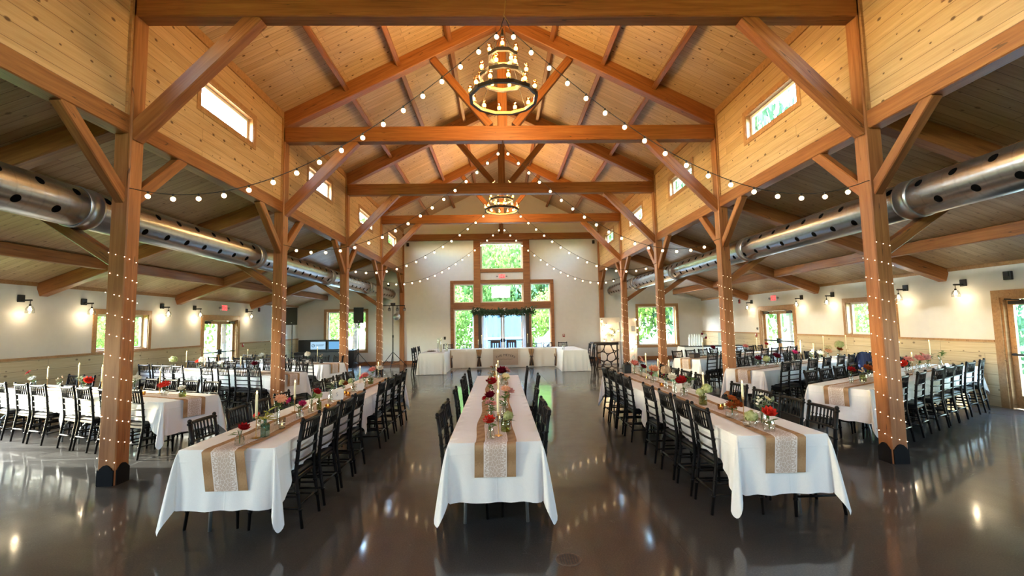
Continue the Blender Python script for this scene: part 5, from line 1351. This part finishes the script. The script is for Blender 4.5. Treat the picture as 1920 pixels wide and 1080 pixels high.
aisle_decor('R2','right','farthest',[('c',0.75,0.05,1.18),('v','jar','glass',1.1,0,[('rose','burgundy',0.06,0,1.0,'leaf',5)]),('v','bud','glass',1.35,0,[('spray','white',0.05,0,0.92,'sage',6)]),('c',1.6,0.05,1.27),('v','jar','glass',2.0,0,[('rose','peach',0.07,0,0.95,'leaf',6)]),('v','bud','glass',2.6,0,[('rose','coral_pink',0.07,0,0.97,'leaf',6)]),('c',3.2,0,1.18),('v','jar','glass',3.7,0,[('daisy','deep_red',0.07,0,1.0,'leaf',6)])])
c0,u_,n_=AT['R2']; p=c0+u_*0.38+n_*0.42
root=thing('picnic_basket','small dark box on the near end of the farthest angled table in the right aisle','box',(p.x,p.y,ZT),0.5)
mb=MB(); mb.rbox(-0.12,0.12,-0.08,0.08,0,0.10,0.01); mb.build('body',M['darkwood'],root); mb=MB(); mb.rbox(-0.125,0.125,-0.085,0.085,0.10,0.12,0.008); mb.build('lid',M['darkmetal'],root)
for key,nm_,spots in (('R0','nearest right angled table',((1.75,-0.2),(2.3,-0.22),(3.45,-0.2),(3.9,-0.2))),('R1','middle right angled table',((1.0,-0.2),(1.65,-0.2),(2.4,-0.22),(3.3,-0.2))),('L1','middle left angled table',((1.0,-0.2),(2.1,-0.2),(2.6,-0.18),(3.4,-0.2))),('L2','farthest left angled table',((0.75,-0.2),(1.25,-0.2),(1.8,-0.2),(2.5,-0.2)))):
    c0,u_,n_=AT[key]
    for j,(a,off) in enumerate(spots):
        p=c0+u_*a+n_*(0.38+off); o=tent(p.x,p.y,atan2(u_.y,u_.x)+random.uniform(-.3,.3),0.11,0.10,'white folded place card %s from the nave on the %s'%(nth(j),nm_)); o['group']='place cards in the aisles'
# head table candles and cylinders
for x,y,z,lab in ((-1.02,18.75,1.12,'left of the banner, shorter'),(-0.88,18.75,1.30,'left of the banner, taller'),(1.0,18.75,1.32,'right of the banner, taller'),(1.20,18.75,1.26,'right of the banner, shorter')):
    candlestick(x,y,z,'on the head table %s'%lab,'head table candles')
def cyl(x,y,h,r,label,candle=True):
    root=thing('hurricane_vase',label,'vase',(x,y,ZT),0,'glass cylinders on the head table')
    mb=MB(); mb.lathe([(0.0,0.004),(r*0.95,0.0),(r,0.01),(r,h)],18,close=True); mb.build('glass_cylinder',M['glass'],root,smooth=True)
    if candle:
        mb=MB(); mb.tube([(0.02,0,0.012),(-0.03,0.0,h*0.85)],0.011,8); mb.tube([(0.05,0.0,0.012),(0.06,0.0,h*1.05)],0.010,8); mb.build('white_tapers',M['wax'],root)
cyl(-2.35,16.95,0.50,0.085,'tall glass cylinder with white tapers on the left wing of the head table'); cyl(-2.15,17.25,0.30,0.06,'short glass cylinder on the left wing of the head table')
cyl(2.22,17.0,0.22,0.05,'small glass cylinder on the right wing of the head table',False); cyl(-1.7,18.85,0.22,0.05,'small glass cylinder left on the back row of the head table',False); cyl(1.62,18.85,0.25,0.06,'small glass cylinder right on the back row of the head table',False)
root=thing('cake_stand','dark plate with pale favours on the left wing of the head table','plate',(-2.72,17.4,ZT),0)
mb=MB(); mb.lathe([(0.0,0.0),(0.16,0.004),(0.17,0.02),(0.0,0.02)],18); mb.build('plate_disc',M['darkwood'],root); mb=MB()
for q in range(5): mb.ball((0.07*cos(q*1.26),0.07*sin(q*1.26),0.045),0.032,8,5)
mb.build('favours',M['paper'],root)

# ================================================================ arch with garland
root=thing('wedding_arch','dark timber arch standing before the end wall doors','arch',(0.05,20.55,0),0)
for s in (-1,1):
    mb=MB(); mb.rbox(s*1.07-0.07,s*1.07+0.07,-0.07,0.07,0,2.32,0.008); mb.build('arch_post',M['darkwood'],root)
    mb=MB(); mb.rbox(s*1.07-0.30,s*1.07+0.30,-0.30,0.30,0.0,0.05,0.006); mb.build('arch_foot',M['darkwood'],root)
mb=MB(); mb.rbox(-1.30,1.30,-0.07,0.07,2.22,2.40,0.008); mb.build('cross_beam',M['darkwood'],root)
gar=thing('leaf_garland','dark green leafy garland draped along the top of the arch','garland',(0.05,20.42,2.30),0)
rnd=random.Random(5)
mb=MB(); mb.tube([(-1.4+2.8*i/24,0,0.06-0.10*sin(pi*i/24)+0.03*sin(i*2.0)) for i in range(25)],0.012,5); mb.build('vine',M['bark'],gar)
mb=MB(); mw=MB()
for i in range(620):
    x=rnd.uniform(-1.42,1.42); t=(x+1.4)/2.8; zc=0.06-0.10*sin(pi*t); e=0.10+0.09*abs(2*t-1)+0.06*(abs(x)<0.25)
    p=(x,rnd.uniform(-0.09,0.04),zc+rnd.uniform(-e,e*0.9)); a=rnd.uniform(0,6.28)
    quadleaf(mb,p,(cos(a),-0.4+rnd.uniform(-.4,.3),sin(a)-0.4),(0,-1,0.2),rnd.uniform(0.08,0.16),rnd.uniform(0.03,0.055))
mb.build('leaves',M['garland'],gar)
for x in (-1.25,-1.1,1.05,1.25,0.02):
    for q in range(4): mw.ball((x+rnd.uniform(-.06,.06),-0.09,0.08+rnd.uniform(-.05,.08)),0.022,7,5)
mw.build('white_blossoms',M['fl_white'],gar)
for s,nm in ((-1,'left'),(1,'right')):
    mb=MB(); vs=[];fs=[]; n=24; w=0.30 if s<0 else 0.16
    for j in range(9):
        z=0.02+2.22*j/8
        for i in range(n+1):
            u=i/n; vs.append((s*(0.98-w*u*(0.75+0.25*(j/8))),0.04+0.03*sin(u*22+s),z))
    for j in range(8):
        for i in range(n): fs.append((j*(n+1)+i,j*(n+1)+i+1,(j+1)*(n+1)+i+1,(j+1)*(n+1)+i))
    mb.add(vs,fs); o=mb.build('sheer_curtain',M['sheer'],smooth=True); o.location=(0.05,20.55,0); tag(o,'white sheer curtain hanging from the %s side of the arch'%nm,'curtain',None)

# ================================================================ DJ corner
def speaker_stand(x,y,h,label,lab2,yaw):
    st=thing('tripod_stand',label,'stand',(x,y,0),yaw)
    m=MB(); m.tube([(0,0,0.12),(0,0,0.75)],0.022,10); m.tube([(0,0,0.75),(0,0,h)],0.017,10); m.tube([(0,0,0.74),(0,0,0.82)],0.032,10); m.tube([(0,0,0.58),(0,0,0.66)],0.034,10); m.build('pole',M['darkmetal'],st)
    for q in range(3):
        a=q*2*pi/3; m=MB(); m.tube([(0.03*cos(a),0.03*sin(a),0.62),(0.52*cos(a),0.52*sin(a),0.02)],0.013,8); m.tube([(0.02*cos(a),0.02*sin(a),0.18),(0.30*cos(a),0.30*sin(a),0.26)],0.009,6); m.ball((0.52*cos(a),0.52*sin(a),0.022),0.022,8,5); m.build('leg',M['darkmetal'],st)
    sp=thing('loudspeaker',lab2,'speaker',(x,y,h-0.06),yaw)
    m=MB(); pr=[(-0.20,0.16),(-0.15,-0.17),(0.15,-0.17),(0.20,0.16)]; m.prism([(a,b) for a,b in pr],lambda u,v,w:(u,-v,w),0.0,0.66); m.build('cabinet',M['darkmetal'],sp)
    m=MB(); m.panel([-0.18,0.18],[0.03,0.63],[],lambda u,v,w:(u,-0.163-w,v),0,0.012); m.build('grille',M['wire'],sp)
    m=MB(); m.lathe([(0.02,0),(0.028,0),(0.028,0.02),(0.0,0.022)],10); o=m.build('badge',M['silver'],sp); o.location=(0,-0.172,0.08); o.rotation_euler=(pi/2,0,0); o.scale=(0.8,0.5,0.5)
    return st
speaker_stand(-6.17,19.7,1.96,'black tripod stand under the speaker in front of the left end window','black loudspeaker on a tripod stand in front of the left end window',0.35)
speaker_stand(-8.15,17.9,1.92,'black tripod stand partly hidden behind the second left post','black loudspeaker beside the second left post near the left wall',0.25)
ls=thing('light_stand','black tripod stand with a crossbar of stage lights left of the head table','light stand',(-4.70,19.7,0),0.2)
m=MB(); m.tube([(0,0,0.2),(0,0,1.3)],0.024,10); m.tube([(0,0,1.3),(0,0,2.68)],0.018,10); m.tube([(0,0,1.26),(0,0,1.36)],0.036,10); m.build('pole',M['darkmetal'],ls)
m=MB(); m.tube([(-0.50,0,2.62),(0.50,0,2.62)],0.018,8); m.rbox(-0.10,0.10,-0.05,0.05,2.64,2.74,0.01); m.build('crossbar',M['darkmetal'],ls)
for q in range(3):
    a=q*2*pi/3+0.4; m=MB(); m.tube([(0.03*cos(a),0.03*sin(a),0.62),(0.62*cos(a),0.62*sin(a),0.02)],0.014,8); m.tube([(0.02*cos(a),0.02*sin(a),0.16),(0.36*cos(a),0.36*sin(a),0.27)],0.009,6); m.build('leg',M['darkmetal'],ls)
for i,x in enumerate((-0.45,-0.15,0.18,0.48)):
    m=MB(); m.tube([(x,0,2.60),(x,0,2.55)],0.012,6); m.tube([(x,0.04,2.50),(x,-0.10,2.44)],[0.05,0.062],12); m.tube([(x,-0.10,2.44),(x,-0.115,2.434)],[0.05,0.05],12,m=1); m.build('par_light',[M['darkmetal'],M['silver']],ls)
mb_=thing('mirror_ball','small faceted mirror ball hanging from the light stand','mirror ball',(-4.52,19.62,2.14),0)
m=MB(); m.ball((0,0,0),0.15,18,12); m.build('ball',M['silver'],mb_); m=MB(); m.tube([(0,0,0.15),(0,0,0.46)],0.008,6); m.build('cord',M['wire'],mb_)
dj=thing('dj_booth','black booth with two blue screens before the left end window','booth',(-7.75,19.6,0),0.0)
m=MB(); m.rbox(-0.95,0.95,-0.3,0.35,0,0.72,0.01); m.rbox(-0.95,0.95,0.12,0.20,0.72,1.22,0.01); m.build('cabinet',M['darkmetal'],dj)
for i,(x0,x1) in enumerate(((-0.40,0.22),(0.36,0.90))):
    m=MB(); m.rbox(x0-0.02,x1+0.02,0.06,0.12,0.80,1.16,0.006); scn=m.build('monitor',M['darkmetal'],dj)
    m=MB(); m.panel([x0,x1],[0.82,1.14],[],lambda u,v,w:(u,0.055-w,v),0,0.004); m.build('screen',M['screen' if i else 'screenwhite'],scn)
    if i==0:
        m=MB(); pts=[(-0.29+0.055*cos(t*2*pi/20),0.048,0.98+0.055*sin(t*2*pi/20)) for t in range(21)]; m.tube(pts,0.010,6); m.ball((-0.275,0.048,0.985),0.014,6,4); m.box(-0.19,0.17,0.046,0.05,0.995,1.012); m.box(-0.17,0.12,0.046,0.05,0.955,0.963); m.build('logo',M['ink'],scn)
cb=thing('equipment_case','black equipment case on the floor beside the booth','case',(-6.55,20.2,0),0.1); m=MB(); m.rbox(-0.12,0.12,-0.3,0.3,0,0.75,0.015); m.build('body',M['darkmetal'],cb); m=MB(); m.rbox(-0.02,0.02,-0.08,0.08,0.75,0.80,0.008); m.build('handle',M['wire'],cb)

# ================================================================ right back corner: bar table, photo panels, gift table
bt=thing('treadle_bar_table','dark topped bar table with a curling black web base','bar table',(3.98,17.55,0),0.05)
m=MB(); m.rbox(-0.60,0.56,-0.28,0.30,0.93,0.985,0.01); m.build('tabletop',M['darkwood'],bt)
m=MB()
seeds=[(-0.34,0.80),(-0.02,0.70),(0.28,0.82),(-0.22,0.45),(0.10,0.40),(0.40,0.52),(-0.36,0.14),(-0.06,0.10),(0.24,0.16),(0.45,0.20)]
for i,(sx,sz) in enumerate(seeds):
    poly=[(-0.47,0.03),(0.49,0.03),(0.49,0.92),(-0.47,0.92)]
    for j,(tx,tz) in enumerate(seeds):
        if j==i: continue
        nx,nz=tx-sx,tz-sz; c0_=(tx*tx+tz*tz-sx*sx-sz*sz)/2; out=[]
        for q in range(len(poly)):
            A,B=poly[q],poly[(q+1)%len(poly)]; da=A[0]*nx+A[1]*nz-c0_; db=B[0]*nx+B[1]*nz-c0_
            if da<=0: out.append(A)
            if da*db<0: t=da/(da-db); out.append((A[0]+t*(B[0]-A[0]),A[1]+t*(B[1]-A[1])))
        poly=out
    for _ in range(2): poly=[w_ for q in range(len(poly)) for w_ in ((0.75*poly[q][0]+0.25*poly[(q+1)%len(poly)][0],0.75*poly[q][1]+0.25*poly[(q+1)%len(poly)][1]),(0.25*poly[q][0]+0.75*poly[(q+1)%len(poly)][0],0.25*poly[q][1]+0.75*poly[(q+1)%len(poly)][1]))]
    m.tube([(x,-0.20,z) for x,z in poly+poly[:2]],0.019,7,caps=False)
m.tube([(-0.44,-0.20,0.93),(-0.46,-0.20,0.5),(-0.42,-0.2,0.25),(-0.47,-0.20,0.0)],0.026,8); m.tube([(0.46,-0.20,0.93),(0.50,-0.20,0.5),(0.46,-0.2,0.25),(0.50,-0.20,0.0)],0.026,8); m.tube([(-0.47,-0.20,0.90),(0.48,-0.20,0.90)],0.03,8)
m.build('web_base',M['darkwood'],bt,smooth=True)
for s in (-1,1):
    m=MB(); m.rbox(s*0.46-0.025,s*0.46+0.025,0.2,0.25,0,0.93,0.006); m.build('leg',M['darkwood'],bt)
m=MB(); vs=[];fs=[]; n=20
for j in range(8):
    z=0.02+0.965*j/7
    for i in range(n+1): u=i/n; vs.append((0.60+0.015*sin(u*18)+0.04*(1-j/7),-0.30+0.55*u,z))
for j in range(7):
    for i in range(n): fs.append((j*(n+1)+i,j*(n+1)+i+1,(j+1)*(n+1)+i+1,(j+1)*(n+1)+i))
m.add(vs,fs)
vs=[];fs=[]
for j in range(8):
    z=0.02+0.965*j/7
    for i in range(n+1): u=i/n; vs.append((0.36+0.26*u,-0.32+0.012*sin(u*20),z))
for j in range(7):
    for i in range(n): fs.append((j*(n+1)+i,j*(n+1)+i+1,(j+1)*(n+1)+i+1,(j+1)*(n+1)+i))
m.add(vs,fs); o=m.build('tulle_drape',M['sheer'],smooth=True); o.location=(3.98,17.55,0); tag(o,'white tulle drape hanging over the right end of the bar table','drape')
def photo_panel(x,y,rz,label,w,h):
    r=thing('display_door_panel',label,'display panel',(x,y,0),rz)
    m=MB(); m.rbox(-w/2,w/2,-0.02,0.02,0.03,h,0.006); m.build('panel',M['paper'],r)
    m=MB(); m.ring(-w/2,w/2,0.03,h,0.06,lambda u,v,ww:(u,-0.02-ww,v),0,0.02); m.build('frame_moulding',M['cream'],r)
    m=MB(); m.rbox(-w/2,-w/2+0.06,-0.2,0.2,0,0.03,0.004); m.rbox(w/2-0.06,w/2,-0.2,0.2,0,0.03,0.004); m.build('foot',M['darkwood'],r)
    return r
r=photo_panel(4.45,19.0,0.05,'cream door panel with a wreath and photos behind the bar table',0.80,1.92)
m=MB(); rnd=random.Random(9)
for i in range(120):
    a=rnd.uniform(0,6.28); R_=0.13+rnd.uniform(-0.035,0.035); quadleaf(m,(R_*cos(a),-0.06,R_*sin(a)),(-sin(a)+rnd.uniform(-.6,.6),-0.5,cos(a)+rnd.uniform(-.6,.6)),(0,-1,0),0.07,0.03)
o=m.build('leaf_wreath',M['sage']); o.location=(4.50,18.96,1.32); tag(o,'round leaf wreath on the cream panel behind the bar table','wreath')
for i,(px,pz,w,h) in enumerate(((4.25,1.0,0.2,0.16),(4.55,0.98,0.24,0.18),(4.30,1.55,0.18,0.2),(5.42,1.45,0.2,0.26))):
    q=thing('photo_frame',['small photo on the panel left below the wreath','photo on the panel right below the wreath','photo on the panel above left of the wreath','photo on the panel behind the third right post'][i],'photo',(px,18.96 if i<3 else 18.93,pz),0); m=MB(); m.ring(-w/2,w/2,-h/2,h/2,0.018,lambda u,v,ww:(u,-ww,v),0,0.015); m.build('frame',M['cream'],q); m=MB(); m.panel([-w/2+0.01,w/2-0.01],[-h/2+0.01,h/2-0.01],[],lambda u,v,ww:(u,-ww,v),0,0.006); m.build('print',M['greyink'],q)
photo_panel(5.25,19.0,-0.1,'cream door panel with string bulbs behind the third right post',0.62,1.90)
m=MB(); vs=[];fs=[]; n=16
for j in range(4):
    for i in range(n+1): u=i/n; vs.append((-0.42+0.84*u,-0.05-0.02*j*(1+sin(u*9)*0.3),0.0-0.085*j*(0.6+0.9*sin(pi*u)*0.6+0.5*(u<0.1))))
for j in range(3):
    for i in range(n): fs.append((j*(n+1)+i,j*(n+1)+i+1,(j+1)*(n+1)+i+1,(j+1)*(n+1)+i))
m.add(vs,fs); o=m.build('draped_scarf',M['cream'],smooth=True); o.location=(4.45,18.98,1.93); tag(o,'pale draped scarf over the top of the wreath panel','drape')
fs_=thing('panel_light_string','string of warm bulbs hung over the two cream display panels','string lights',(0,18.90,0),0)
pts=[(4.10,0,1.85),(4.2,0,1.62),(4.12,0,1.4),(4.25,0,1.22),(4.62,0,1.30),(4.78,0,1.45),(4.95,0,1.25),(5.0,0,1.0),(5.05,0,0.7),(5.02,0,0.45),(5.35,0,0.62),(5.5,0,0.8),(5.48,0,1.0),(5.55,0,1.28),(5.58,0,1.55),(5.52,0,1.9)]
m=MB(); m.tube(pts,0.005,5); m.build('cable',M['wire'],fs_)
for p in pts+[(4.18,0,1.05),(4.5,0,1.1),(4.30,0,1.70)]:
    b=_lamp['fb'].copy(); COL.objects.link(b); b.parent=fs_; b.location=(p[0],-0.03,p[2]); b.scale=(1.3,1.3,1.3)
PL=bpy.data.lights.new('panel_glow','POINT'); PL.energy=14; PL.color=(1,0.66,0.36); PL.shadow_soft_size=0.05
for x,z in ((4.35,1.4),(5.2,0.9)):
    lo=bpy.data.objects.new('lamp_light',PL); COL.objects.link(lo); lo.parent=fs_; lo.location=(x,-0.14,z)
long_cloth(7.95,17.3,-pi/2-0.05,2.35,0.74,'floor length white cloth on the gift table in the right back corner',91,'cloth')
folding_table(7.95,17.3,-pi/2-0.05,'folding table carrying gifts in the right back corner',L=2.3,Wd=0.7)
b_=thing('table_overlay','dark runner edging the gift table in the right back corner','table runner',(7.95,17.3,0.757),-pi/2-0.05); m=MB(); m.rbox(-0.385,0.385,-1.19,1.19,0.0,0.022,0.006); m.build('cloth_strip',M['darkmetal'],b_)
pk=thing('card_rack','white picket card rack on the gift table','rack',(7.35,17.35,0.78),0.1)
for i in range(6): m=MB(); x=-0.25+0.1*i; m.prism([(x-0.03,0),(x+0.03,0),(x+0.03,0.40),(x,0.45),(x-0.03,0.40)],lambda u,v,w:(u,w,v),0,0.015); m.build('picket',M['sash'],pk)
m=MB(); m.rbox(-0.28,0.28,0.015,0.03,0.08,0.12,0.003); m.rbox(-0.28,0.28,0.015,0.03,0.28,0.32,0.003); m.build('rail',M['sash'],pk)
m=MB(); m.ball((0,0,0),0.07,8,5); m.ball((0.09,0,0.05),0.05,8,5); o=m.build('white_bow',M['fl_white'],pk); o.location=(0.30,-0.04,0.36); m=MB(); m.ball((-0.05,0,0.09),0.045,8,5); m.ball((0.08,-0.02,-0.06),0.05,8,5); o=m.build('dark_blooms',M['fl_burgundy'],pk); o.location=(0.30,-0.04,0.36)
gb=thing('wooden_crate','brown slatted crate with a white edge standing on the gift table','crate',(8.55,17.35,0.78),-0.05)
for i in range(4): m=MB(); m.rbox(-0.2,0.2,-0.16,-0.14,0.02+0.11*i,0.11+0.11*i,0.004); m.build('slat',M['timber'],gb)
m=MB(); m.rbox(-0.2,0.2,-0.14,0.14,0,0.46,0.004); m.build('crate_body',M['darkwood'],gb); m=MB(); m.rbox(-0.26,-0.2,-0.17,0.15,0,0.48,0.008); m.build('white_edge',M['paleblue'],gb)
tri=thing('geometric_terrarium','pale triangular frame ornament at the far end of the right long table','ornament',(2.42,8.75,ZT+0.13),0.4)
m=MB(); A=[(-0.1,-0.08,0),(0.1,-0.08,0),(0.1,0.08,0),(-0.1,0.08,0),(0,0,0.2)]
for a,b in ((0,1),(1,2),(2,3),(3,0),(0,4),(1,4),(2,4),(3,4)): m.tube([A[a],A[b]],0.005,5)
m.build('frame',M['paleblue'],tri); m=MB(); m.lathe([(0.0,-0.13),(0.05,-0.128),(0.01,-0.11),(0.01,0.0)],10); m.build('stand',M['paleblue'],tri)
dk=thing('dark_lantern','small dark lantern at the far end of the right long table','lantern',(2.28,8.72,ZT),0); m=MB(); m.rbox(-0.07,0.07,-0.07,0.07,0,0.17,0.01); m.build('body',M['darkmetal'],dk); m=MB(); m.lathe([(0.06,0.17),(0.02,0.21),(0.0,0.21)],8); m.build('cap',M['darkmetal'],dk)

# floor drain
dr=thing('floor_drain','round metal floor drain in the polished concrete near the camera','drain',(0.355,3.49,0),0)
m=MB(); m.lathe([(0.0,0.001),(0.078,0.001),(0.088,0.004),(0.095,0.0035),(0.097,0.0)],28); m.build('rim',M['brownmetal'] if 'brownmetal' in M else M['bark'],dr)
m=MB()
for i in range(7):
    x=-0.06+0.02*i; h=sqrt(0.075**2-x*x); m.box(x-0.003,x+0.003,-h,h,0.0035,0.0045)
m.build('slots',M['wire'],dr)
# ================================================================ outside
TREE_LEAF=[leafy('tree_leaf_bright',(0.10,0.20,0.035),(0.24,0.33,0.09),0.45,0.6),leafy('tree_leaf_mid',(0.055,0.125,0.03),(0.14,0.22,0.065),0.4,0.6),leafy('tree_leaf_bluish',(0.045,0.11,0.06),(0.11,0.19,0.105),0.4,0.6)]
_tr={}
def tree(x,y,h,w,kind,label,shape='round'):
    root=thing('leafy_tree',label,'tree',(x,y,-0.2),random.uniform(0,6.28),'trees outside the windows')
    k=(kind,shape)
    if k not in _tr:
        rnd=random.Random(str(k)); mb=MB()
        blobs=[(rnd.gauss(0,0.24),rnd.gauss(0,0.24),rnd.uniform(0.22,0.86),rnd.uniform(0.15,0.26)) for _ in range(26)]
        if shape=='bush': blobs=[(rnd.gauss(0,0.30),rnd.gauss(0,0.2),rnd.uniform(0.05,0.8),rnd.uniform(0.16,0.28)) for _ in range(26)]
        for bx,by,bz,br in blobs:
            for i in range(150):
                z=rnd.uniform(-1,1); t=rnd.uniform(0,6.28); q=sqrt(1-z*z); n=Vector((q*cos(t),q*sin(t),z)); p=Vector((bx,by,bz))+n*br*rnd.uniform(0.75,1.05)
                d=Vector((rnd.gauss(0,1),rnd.gauss(0,1),rnd.gauss(0,1)-0.3)); quadleaf(mb,p,d,n,rnd.uniform(0.035,0.06),rnd.uniform(0.024,0.04))
        a=mb.build('crown',TREE_LEAF[kind],root,fix=False)
        mb=MB(); mb.tube([(0,0,0),(0.01,0.0,0.2),(-0.01,0.01,0.45),(0.0,0,0.7)],[0.035,0.028,0.02,0.008],8)
        for i in range(5):
            t=i*1.26; mb.tube([(0,0,0.25+0.06*i),(0.12*cos(t),0.12*sin(t),0.42+0.06*i),(0.22*cos(t),0.22*sin(t),0.52+0.06*i)],[0.014,0.009,0.004],6)
        b=mb.build('trunk',M['bark'],root,fix=False); _tr[k]=(a.data,b.data)
    else:
        for n,me in zip(('crown','trunk'),_tr[k]): link(n,me,root)
    root.scale=(w,w,h)
    return root
rnd=random.Random(3)
i=0
names=['far','middle','near']
for (x,y,h,w,kd,sh) in [(-16,33,8,6.0,1,'round'),(-10.2,32,6.5,5.2,0,'round'),(-6.0,37,9,6,1,'round'),(-3.6,31.5,5.2,3.4,0,'bush'),(0.6,39,10,7,1,'round'),(5.8,36.5,9,5.5,2,'round'),(3.3,33.6,5.0,3.4,0,'bush'),(8.6,32,6.5,4.6,0,'round'),(13.5,38,9,7,2,'round'),(16.5,31,7,4.5,1,'round'),(-19,42,9,8,2,'round'),(22,42,10,8,1,'round'),(-2.5,50,15,11,1,'round'),(9.5,49,15,11,2,'round'),(-13.5,50,14,11,1,'round'),(-7.6,44,13,8,0,'round'),(4.6,43,14,8,1,'round'),(10.2,40,12,7,1,'round')]:
    tree(x,y,h,w,kd,'%s tree beyond the end wall windows, %s from the left'%(['bright green','mid green','blue green'][kd],nth(min(i,11)) if i<12 else ['tallest in the middle','tallest at the right','tallest at the left','behind the left row','behind the middle row','behind the right row'][i-12]),sh); i+=1
SIDE_TREES={-1:[(14.5,11,7,5.0,2,'round'),(21,10.5,8,5.4,1,'round'),(12.6,6.5,4.2,3.2,0,'bush'),(17.8,5.2,3.2,2.8,0,'bush'),(27.5,12,10,7,2,'round'),(35,15,11,8,1,'round'),(25.0,5.6,8,4.2,0,'round')],
 1:[(8.0,16,14,7.5,2,'round'),(15.5,15,15,7.5,1,'round'),(12.6,6.8,4.6,3.2,2,'bush'),(18.2,6.2,3.6,3.0,0,'bush'),(23.5,15,15,8,2,'round'),(32,16,15,9,1,'round'),(1.5,20,14,8,1,'round'),(23.2,5.4,18,6.0,2,'round'),(29.5,2.6,16,5.6,2,'round')]}
for s,nm in SIDES:
    for j,(y,d,h,w,kd,sh) in enumerate(SIDE_TREES[s]):
        tree(s*(XS+d),y,h,w,kd,'%s %s outside the %s wall, %s from the camera'%(['bright green','mid green','blue green'][kd],'tree' if sh=='round' else 'bush',nm,nth(j)),sh)
# shed facing the doors
sh=thing('board_shed','pale blue vertical board shed seen through the end wall doors','shed',(-0.02,27.6,-0.15),0)
m=MB(); m.rbox(-1.75,1.75,0,2.6,0,2.95,0.01); m.build('walls',M['shed'],sh,uvf=lambda co,n:(co.z,co.x if abs(n.y)>0.5 else co.y))
m=MB(); m.prism([(-1.95,2.86),(1.95,2.86),(1.95,2.98),(-1.95,2.98)],lambda u,v,w:(u,w,v),-0.2,2.8); m.build('roof',M['shed'],sh,uvf=lambda co,n:(co.z,co.x))
m=MB(); m.rbox(-0.06,0.06,-0.03,0.0,0,2.6,0.005); m.rbox(-1.2,1.2,-0.03,0,2.55,2.68,0.005); m.rbox(-1.2,1.2,-0.03,0,1.0,1.1,0.005); m.build('door_trim',M['sash'],sh)
# parked car right of the doors
car=thing('parked_car','white car parked outside the right tall window','car',(4.45,29.5,-0.15),0)
def cp(u,v,w): return (u,w,v)
m=MB(); body=[(-2.25,0.35),(-2.3,0.75),(-2.1,0.98),(-1.2,1.05),(1.0,1.02),(2.1,0.88),(2.3,0.62),(2.25,0.35)]
m.prism(body,cp,-0.88,0.88); m.build('body',M['carwhite'],car)
m=MB(); cab=[(-1.75,1.03),(-1.25,1.52),(-0.6,1.66),(0.35,1.66),(0.75,1.52),(1.25,1.02)]
m.prism(cab,cp,-0.74,0.74); m.build('cabin',M['carwhite'],car)
m=MB(); m.prism([(-1.5,1.08),(-1.12,1.46),(-0.35,1.54),(-0.35,1.08)],cp,-0.755,0.755); m.prism([(-0.27,1.08),(-0.27,1.54),(0.33,1.54),(0.62,1.44),(0.98,1.08)],cp,-0.755,0.755); m.build('side_windows',M['carglass'],car)
for x in (-1.4,1.4):
    for y in (-0.8,0.8):
        m=MB(); m.tube([(x,y-0.1,0.33),(x,y+0.1,0.33)],0.33,20); m.tube([(x,y-0.11,0.33),(x,y+0.11,0.33)],0.19,14,m=1); m.build('wheel',[M['rubber'],M['silver']],car)
m=MB(); m.rbox(-2.31,2.31,-0.6,0.6,0.42,0.52,0.02); m.build('bumpers',M['greymetal'],car)
# patio railing and pumpkins outside on the right
for k,(x0,y0,x1,y1,lb) in enumerate([(XS+4.0,3.0,XS+4.0,13.5,'white railing outside the right glass doors near the camera'),(XS+4.0,15.0,XS+4.0,19.5,'white railing outside the far right glass doors')]):
    r=thing('porch_railing',lb,'railing',(0,0,-0.1),0)
    m=MB(); m.rbox(x0-0.03,x0+0.03,y0,y1,0.90,0.98,0.008); m.rbox(x0-0.025,x0+0.025,y0,y1,0.12,0.18,0.008); m.build('rails',M['sash'],r)
    m=MB(); n=int((y1-y0)/0.6)
    for i in range(n+1): y=y0+(y1-y0)*i/n; m.rbox(x0-0.04,x0+0.04,y-0.04,y+0.04,0,1.0,0.006)
    o=m.build('posts',M['sash'],r)
for i,(x,y,rr) in enumerate(((6.75,22.1,0.16),(7.0,22.15,0.13),(7.28,22.1,0.17))):
    p=thing('pumpkin','orange pumpkin outside the right end window, %s'%['left one','middle small one','right one'][i],'pumpkin',(x,y,0.35 if False else -0.15),0,'pumpkins outside')
    m=MB(); n=24;vs=[];fs=[]
    for a in range(9):
        e=-pi/2+pi*a/8
        for j in range(n): t=2*pi*j/n; q=rr*cos(e)*(1+0.06*cos(8*t)); vs.append((q*cos(t),q*sin(t),rr*0.75+rr*0.75*sin(e)))
    for a in range(8):
        for j in range(n): fs.append((a*n+j,a*n+(j+1)%n,(a+1)*n+(j+1)%n,(a+1)*n+j))
    m.add(vs,fs); m.build('body',M['pumpkin'] if 'pumpkin' in M else M.setdefault('pumpkin',flat('pumpkin_orange',(0.75,0.25,0.03),0.5)),p,smooth=True); m=MB(); m.tube([(0,0,rr*1.45),(0.02,0,rr*1.8)],0.02,6); m.build('stalk',M['stem'],p)
